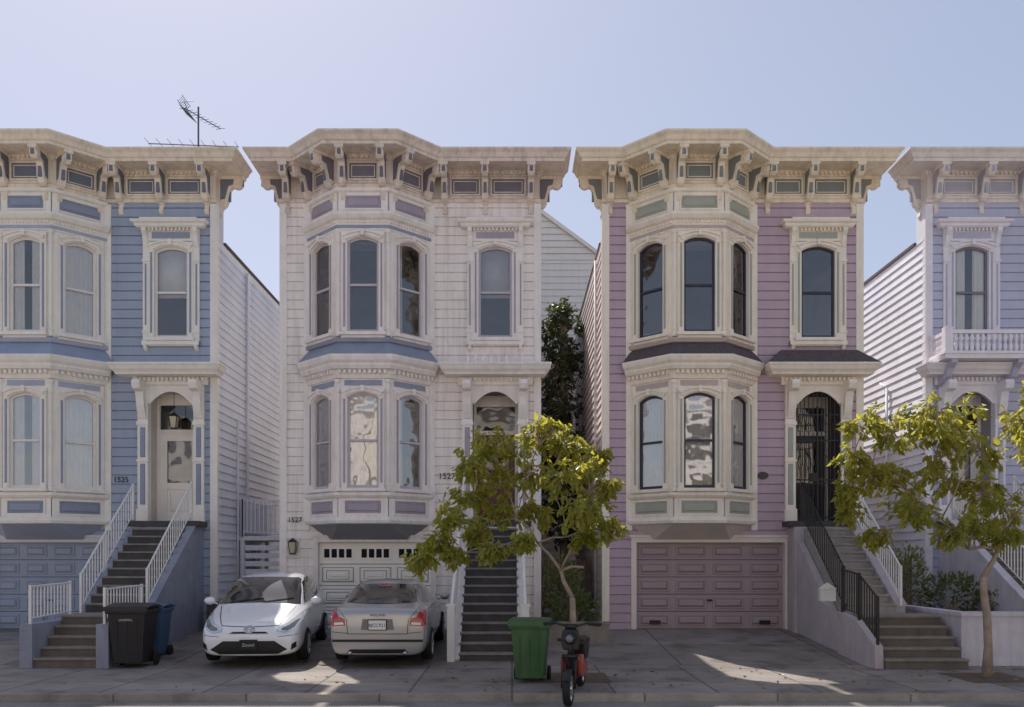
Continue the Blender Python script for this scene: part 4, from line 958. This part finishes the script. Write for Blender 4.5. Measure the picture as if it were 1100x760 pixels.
def hatchback():
    L=4.46; E=empty('parked_car',(-4.80,-3.05,.125),'white hatchback parked nose out on the driveway','car',group='cars parked on driveway')
    E.rotation_euler=(math.radians(2.6),0,math.radians(5.0))
    white=mat('white_car_paint',(232,232,234),.25,.01,bump=0,coat=1)
    st=[(.0,.27,.50,.57,.60,.48,.32),(.03,.21,.57,.64,.75,.60,.44),(.16,.19,.67,.75,.845,.72,.54),(.42,.18,.78,.87,.875,.76,.60),(.85,.18,.88,.985,.885,.80,.66),(1.1,.18,.93,1.06,.89,.82,.72),
        (1.5,.18,.96,1.28,.89,.815,.70),(1.95,.18,.98,1.47,.89,.81,.66),(2.45,.18,1.0,1.545,.89,.80,.65),(3.0,.18,1.02,1.53,.89,.795,.64),(3.6,.19,1.03,1.43,.885,.78,.62),(4.1,.2,1.03,1.27,.86,.74,.58),(4.36,.24,.97,1.13,.82,.70,.54),(4.46,.3,.8,.92,.74,.62,.48)]
    fin,bvh=loft_body(st,[white,BLKP],(.93,3.63),.365,L)
    ob('body',fin,E)
    h=L/2
    ws=[(-.74,1.02),(-.45,1.045),(0,1.055),(.45,1.045),(.74,1.02),(.685,1.25),(.61,1.42),(.55,1.45),(.3,1.465),(0,1.47),(-.3,1.465),(-.55,1.45),(-.61,1.42),(-.685,1.25)]
    ob('windscreen',setm(decal(bvh,[ws],'F'),CARGL),E)
    sw=[(1.25-h,1.03),(1.55-h,1.2),(1.95-h,1.37),(2.4-h,1.44),(2.95-h,1.44),(3.5-h,1.36),(3.95-h,1.21),(3.9-h,1.13),(3.2-h,1.07),(2.2-h,1.04)]
    for ax in 'RL': ob('side_window',setm(decal(bvh,[sw],ax,.005),CARGL),E)
    hl=[(.46,.64),(.62,.605),(.75,.65),(.845,.78),(.87,.92),(.82,.93),(.73,.84),(.62,.755),(.48,.71)]
    hi=[(.55,.655),(.66,.645),(.76,.70),(.815,.81),(.77,.80),(.66,.725),(.56,.69)]
    for p,q in((hl,hi),(mir(hl),mir(hi))): 
        o=ob('headlight',setm(decal(bvh,[p],'F',.008,.04),HEAD),E); ob('lens',setm(decal(bvh,[q],'F',.012,.04),LAMPIN),o)
    ob('grille',setm(decal(bvh,[[(-.50,.25),(.50,.25),(.66,.33),(.44,.48),(-.44,.48),(-.66,.33)],[(-.34,.605),(.34,.605),(.28,.635),(-.28,.635)]],'F',.006,.04),BLKP),E)
    fg=[(.71,.31),(.80,.36),(.80,.46),(.73,.42)]
    ob('fog_light',setm(decal(bvh,[fg],'F',.006,.04),BLKP),E); ob('fog_light',setm(decal(bvh,[mir(fg)],'F',.006,.04),BLKP),E)
    seams=[strip((.50,.74),(.68,1.0),.012),strip((-.50,.74),(-.68,1.0),.012),strip((-.50,.73),(0,.71),.01),strip((0,.71),(.50,.73),.01),strip((-.83,.58),(-.5,.55),.008),strip((.5,.55),(.83,.58),.008)]
    ob('panel_seam',setm(decal(bvh,seams,'F',.004,.06),BLKP),E)
    sd=[strip((1.35-h,.95),(1.4-h,.3),.012),strip((2.35-h,.98),(2.4-h,.28),.012),strip((3.3-h,1.0),(3.2-h,.4),.012),strip((1.4-h,.28),(3.1-h,.28),.012),strip((2.37-h,1.44),(2.35-h,1.04),.05)]
    for ax in 'RL': ob('panel_seam',setm(decal(bvh,sd,ax,.004,.06),BLKP),E)
    hd=[strip((2.05-h,.90),(2.25-h,.90),.03),strip((2.95-h,.92),(3.15-h,.92),.03)]
    for ax in 'RL': ob('door_handle',setm(decal(bvh,hd,ax,.02,.03),CHROME),E)
    b=MB(); 
    for rx,rz,cz,t in((.085,.058,.675,.01),(.04,.05,.675,.008),(.06,.022,.70,.008)):
        pts=[]
        for a in range(21):
            x=rx*math.cos(a*math.pi/10); zz=cz+rz*math.sin(a*math.pi/10); hit,_,_,_=bvh.ray_cast(Vector((x,-6,zz)),Vector((0,1,0))); pts.append((x,hit.y-.012,zz))
        b.tube(pts,t,6,cap=False)
    ob('badge',b.mesh('badge',[CHROME],True),E)
    plate(E,'Zoom!',T(0,-h-.03,.42)@Matrix.Scale(.9,4),BLKP,WT,BLKP)
    for sg in(-1,1):
        b=MB(); b.ell((sg*.99,-.83,1.06),(.11,.07,.075)); b.tube([(sg*.85,-.79,1.0),(sg*.94,-.81,1.03)],.02,6); ob('wing_mirror',b.mesh('wing_mirror',[white],True),E)
    for x0,x1 in((-.55,.05),(.05,.6)):
        pts=[]
        for t in range(7):
            x=x0+(x1-x0)*t/6; z=1.05+.03*t/6*2
            hit,_,_,_=bvh.ray_cast(Vector((x,-6,z+.01)),Vector((0,1,0))); 
            if hit: pts.append(hit+Vector((0,-.02,.01)))
        b=MB(); b.tube(pts,.008,5); ob('wiper',b.mesh('wiper',[BLKP]),E)
    wheels(E,[(.81,.93-h),(-.81,.93-h),(.81,3.63-h),(-.81,3.63-h)],.305,.2)
hatchback()
def saloon():
    L=4.47; E=empty('parked_car',(-2.36,-2.98,.125),'silver saloon parked tail out on the driveway','car',group='cars parked on driveway')
    E.rotation_euler=(math.radians(-2.6),0,math.pi); E.scale=(.97,1,1)
    sil=mat('silver_car_paint',(172,170,171),.3,.02,bump=0,coat=1,metal=.5)
    st=[(.0,.28,.52,.58,.56,.46,.32),(.04,.22,.6,.66,.72,.6,.42),(.2,.19,.68,.76,.81,.7,.5),(.55,.18,.78,.88,.86,.76,.58),(1.0,.18,.86,.95,.89,.78,.62),(1.38,.18,.9,1.02,.9,.8,.68),
        (1.75,.18,.93,1.2,.9,.79,.64),(2.15,.18,.94,1.39,.9,.78,.62),(2.6,.18,.95,1.475,.9,.775,.61),(3.1,.18,.97,1.46,.9,.77,.60),(3.5,.18,.98,1.36,.9,.77,.60),(3.85,.18,1.0,1.18,.9,.78,.64),(4.08,.18,1.01,1.10,.895,.80,.68),(4.28,.19,.99,1.075,.885,.79,.68),(4.40,.2,.95,1.045,.87,.78,.68),(4.45,.22,.82,.92,.85,.74,.64),(4.47,.28,.62,.70,.80,.66,.56)]
    fin,bvh=loft_body(st,[sil,BLKP],(.88,3.52),.375,L)
    ob('body',fin,E); h=L/2
    rw=[(-.66,1.115),(-.3,1.10),(0,1.095),(.3,1.10),(.66,1.115),(.60,1.27),(.54,1.375),(.25,1.395),(0,1.40),(-.25,1.395),(-.54,1.375),(-.60,1.27)]
    ob('rear_window',setm(decal(bvh,[rw],'B'),CARGL),E)
    ob('brake_light',setm(decal(bvh,[[(-.13,1.35),(.13,1.35),(.13,1.375),(-.13,1.375)]],'B',.012),RED),E)
    ws=[(-.66,1.04),(.66,1.04),(.55,1.39),(-.55,1.39)]; ob('windscreen',setm(decal(bvh,[ws],'F'),CARGL),E)
    sw=[(1.5-h,1.01),(1.85-h,1.2),(2.2-h,1.33),(2.6-h,1.39),(3.1-h,1.38),(3.45-h,1.29),(3.75-h,1.1),(3.2-h,1.04),(2.2-h,1.02)]
    for ax in 'RL': ob('side_window',setm(decal(bvh,[sw],ax,.005),CARGL),E)
    tl=[(.58,.75),(.80,.73),(.87,.75),(.885,.92),(.85,1.03),(.77,1.04),(.72,.91),(.59,.86)]
    for p in(tl,mir(tl)): ob('tail_light',setm(decal(bvh,[p],'B',.008,.04),RED),E)
    tl2=[(1.98,.75),(2.19,.75),(2.19,.93),(2.03,1.0),(1.93,.98)]
    for ax in 'RL': ob('tail_light',setm(decal(bvh,[tl2],ax,.007,.04),RED),E)
    am=[(.61,.765),(.78,.755),(.78,.795),(.62,.805)]
    for p in(am,mir(am)): ob('indicator',setm(decal(bvh,[p],'B',.012,.04),PLW),E)
    seams=[strip((-.56,.86),(-.54,.60),.012),strip((.56,.86),(.54,.60),.012),strip((-.54,.60),(.54,.60),.012),strip((-.74,1.05),(-.58,.87),.01),strip((.74,1.05),(.58,.87),.01),strip((-.86,.64),(-.54,.61),.01),strip((.54,.61),(.86,.64),.01)]
    ob('panel_seam',setm(decal(bvh,seams,'B',.004,.06),BLKP),E)
    ob('plate_recess',setm(decal(bvh,[[(-.30,.67),(.30,.67),(.27,.86),(-.27,.86)]],'B',.004,.06),mat('silver_recess',(118,117,119),.4,.02,bump=0)),E)
    ob('bumper_strip',setm(decal(bvh,[strip((-.82,.48),(.82,.48),.045)],'B',.008,.06),BLKP),E)
    ob('lower_valance',setm(decal(bvh,[[(-.6,.22),(.6,.22),(.5,.33),(-.5,.33)]],'B',.006,.06),BLKP),E)
    sd=[strip((1.45-h,.93),(1.5-h,.3),.012),strip((2.5-h,.96),(2.52-h,.28),.012),strip((3.25-h,.98),(3.1-h,.45),.012),strip((1.5-h,.28),(3.0-h,.28),.012),strip((2.52-h,1.38),(2.5-h,1.0),.05)]
    for ax in 'RL': ob('panel_seam',setm(decal(bvh,sd,ax,.004,.06),BLKP),E)
    for ax in 'RL': ob('door_handle',setm(decal(bvh,[strip((2.25-h,.88),(2.42-h,.88),.03),strip((3.0-h,.89),(3.16-h,.89),.03)],ax,.02,.03),CHROME),E)
    RM=Matrix.Rotation(math.pi,4,'Z')
    plate(E,'8JCC921',T(0,h+.012,.76)@RM,PLW,PLB)
    text('badge','V O L V O',.06,T(0,h-.005,.93)@RM,mat('badge_grey',(90,90,92),.3,0,bump=0,metal=.6),E,.008)
    for x in(-.5,.5):
        b=MB(); b.tube([(x,h-.15,.26),(x,h+.01,.26)],.035,10); ob('exhaust_pipe',b.mesh('exhaust_pipe',[CHROME],True),E)
    for sg in(-1,1):
        b=MB(); b.ell((sg*1.0,-.55,1.02),(.1,.06,.07)); b.tube([(sg*.86,-.52,.97),(sg*.95,-.54,1.0)],.02,6); ob('wing_mirror',b.mesh('wing_mirror',[sil],True),E)
    wheels(E,[(.81,.88-h),(-.81,.88-h),(.81,3.52-h),(-.81,3.52-h)],.315,.2)
saloon()
# ------------------------------------------------------------------ scooter
def scooter():
    E=empty('motor_scooter',(.78,-8.55,-.1),'black and red electric scooter standing at the kerb facing out','scooter',rotz=math.radians(-12)); E.scale=(1.08,1.05,1.05)
    redp=mat('red_scooter_paint',(150,44,32),.4,.08,bump=0,coat=.6); blk=BLKP
    def wh(y,z=0,r=.235):
        b=MB(); k=[(-.045,r-.06),(-.05,r-.03),(-.03,r-.005),(0,r),(.03,r-.005),(.05,r-.03),(.045,r-.06)]; b.lathex(k,32)
        o=ob('wheel',b.mesh('wheel',[RUBBER],True),E,T(0,y,r+z))
        b=MB(); b.lathex([(-.04,r-.06),(-.03,r-.075),(.03,r-.075),(.04,r-.06)],28,0); b.lathex([(-.05,0),(-.05,.05),(.05,.05),(.05,0)],14,0)
        for i in range(10):
            a=i*math.pi/5; b.tube([(0,.04*math.cos(a),.04*math.sin(a)),(0,(r-.07)*math.cos(a),(r-.07)*math.sin(a))],.01,5,0)
        b.lathex([(.05,.06),(.055,.11),(.05,.11)],20,0)
        ob('rim',b.mesh('rim',[CHROME],True),o)
    wh(0); wh(1.2,.1)
    b=MB()
    for x in(-.08,.08):
        b.tube([(x,0,.235),(x,.09,.50),(x,.14,.66)],[.02,.02,.025],8,0)
    b.box(-.1,.1,.1,.18,.62,.67,0); b.tube([(0,.14,.64),(0,.25,1.0)],.033,8,0); ob('front_fork',b.mesh('front_fork',[blk],True),E)
    b=MB(); vs=[]
    n=10
    for i in range(n+1):
        a=math.radians(25+125*i/n); r=.26
        for x,dr in((-.055,-.03),(-.04,.0),(.04,0),(.055,-.03)): vs.append((x,(r+dr)*math.cos(a),.235+(r+dr)*math.sin(a)))
    fs=[(i*4+k,i*4+k+1,i*4+k+5,i*4+k+4) for i in range(n) for k in range(3)]
    b.add(vs,fs); ob('front_mudguard',b.mesh('front_mudguard',[blk],True),E)
    b=MB(); b.ell((0,.15,.88),(.08,.075,.08),1); b.ell((0,.105,.88),(.055,.03,.055),0); ob('headlight',b.mesh('headlight',[LAMPIN,blk],True),E)
    b=MB(); b.prismxz([(-.1,.72),(.1,.72),(.13,.86),(.1,1.0),(-.1,1.0),(-.13,.86)],.18,.24,0); o=ob('front_cowl',b.mesh('front_cowl',[blk]),E); m=o.modifiers.new('b','BEVEL'); m.width=.02; m.segments=2
    b=MB(); b.tube([(-.36,.36,1.07),(-.2,.27,1.08),(0,.25,1.02),(.2,.27,1.08),(.36,.36,1.07)],.015,8,0)
    for sg in(-1,1):
        b.tube([(sg*.24,.3,1.075),(sg*.38,.375,1.06)],.023,8,0); b.tube([(sg*.2,.27,1.08),(sg*.29,.27,1.2)],.007,6,0)
        b.ell((sg*.31,.27,1.235),(.06,.016,.038),0); b.tube([(sg*.22,.24,1.06),(sg*.37,.3,1.04)],.007,5,0)
        b.ell((sg*.15,.2,.86),(.03,.03,.022),0)
    b.tbox(0,.24,.99,1.07,.13,.06,.18,.1,0)
    ob('handlebar',b.mesh('handlebar',[blk],True),E)
    b=MB(); b.box(-.05,.05,.2,1.1,.3,.42,0); b.tube([(0,.2,.75),(0,.32,.45),(0,.45,.36)],.045,8,0); b.tube([(0,1.0,.4),(0,1.12,.7)],.04,8,0)
    o=ob('frame',b.mesh('frame',[blk]),E); m=o.modifiers.new('b','BEVEL'); m.width=.01; m.segments=2
    for sg in(-1,1):
        b=MB(); x0,x1=sorted((sg*.07,sg*.15)); b.prismyz([(.3,.36),(.28,.6),(.42,.66),(.62,.5),(.9,.5),(.9,.36)],x0,x1,0)
        o=ob('side_fairing',b.mesh('side_fairing',[redp]),E); m=o.modifiers.new('b','BEVEL'); m.width=.03; m.segments=3
    b=MB(); b.tbox(0,1.0,.5,.74,.22,.4,.25,.6,0); o=ob('tail_body',b.mesh('tail_body',[blk]),E); m=o.modifiers.new('b','BEVEL'); m.width=.04; m.segments=3
    b=MB(); b.tbox(0,.98,.74,.83,.27,.62,.23,.58,0); o=ob('seat',b.mesh('seat',[blk]),E); m=o.modifiers.new('b','BEVEL'); m.width=.03; m.segments=3
    b=MB(); b.tube([(-.08,.7,.3),(-.2,.68,.06)],.012,6); ob('kickstand',b.mesh('kickstand',[blk]),E)
scooter()
# ------------------------------------------------------------------ world, sun, camera
EL=53; AZ=-24
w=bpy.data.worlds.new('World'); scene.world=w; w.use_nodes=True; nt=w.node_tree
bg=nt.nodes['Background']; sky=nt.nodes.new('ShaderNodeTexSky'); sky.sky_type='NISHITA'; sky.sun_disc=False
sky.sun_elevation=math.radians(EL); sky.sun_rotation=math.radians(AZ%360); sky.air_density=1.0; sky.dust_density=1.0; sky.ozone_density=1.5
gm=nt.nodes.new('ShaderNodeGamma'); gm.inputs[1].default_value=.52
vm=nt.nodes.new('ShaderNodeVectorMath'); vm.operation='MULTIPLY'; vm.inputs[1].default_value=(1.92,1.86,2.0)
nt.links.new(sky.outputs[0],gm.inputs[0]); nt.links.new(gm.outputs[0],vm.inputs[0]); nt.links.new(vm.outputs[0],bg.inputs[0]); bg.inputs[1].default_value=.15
sl=bpy.data.lights.new('sun','SUN'); sl.energy=5; sl.angle=math.radians(.5); sl.color=(1,.93,.84)
so=bpy.data.objects.new('sun',sl); COL.objects.link(so)
e=math.radians(EL); a=math.radians(AZ)
sd=Vector((math.sin(a)*math.cos(e),math.cos(a)*math.cos(e),math.sin(e)))
so.rotation_euler=(-sd).to_track_quat('-Z','Y').to_euler(); so.location=sd*60
cam=bpy.data.cameras.new('camera'); co=bpy.data.objects.new('camera',cam); COL.objects.link(co)
co.location=(0,-21,1.95); co.rotation_euler=(math.pi/2,0,0); cam.lens=31.6; cam.sensor_width=36; cam.shift_y=.2; cam.clip_end=2000
scene.camera=co
scene.view_settings.view_transform='Standard'; scene.view_settings.look='None'; scene.view_settings.exposure=0
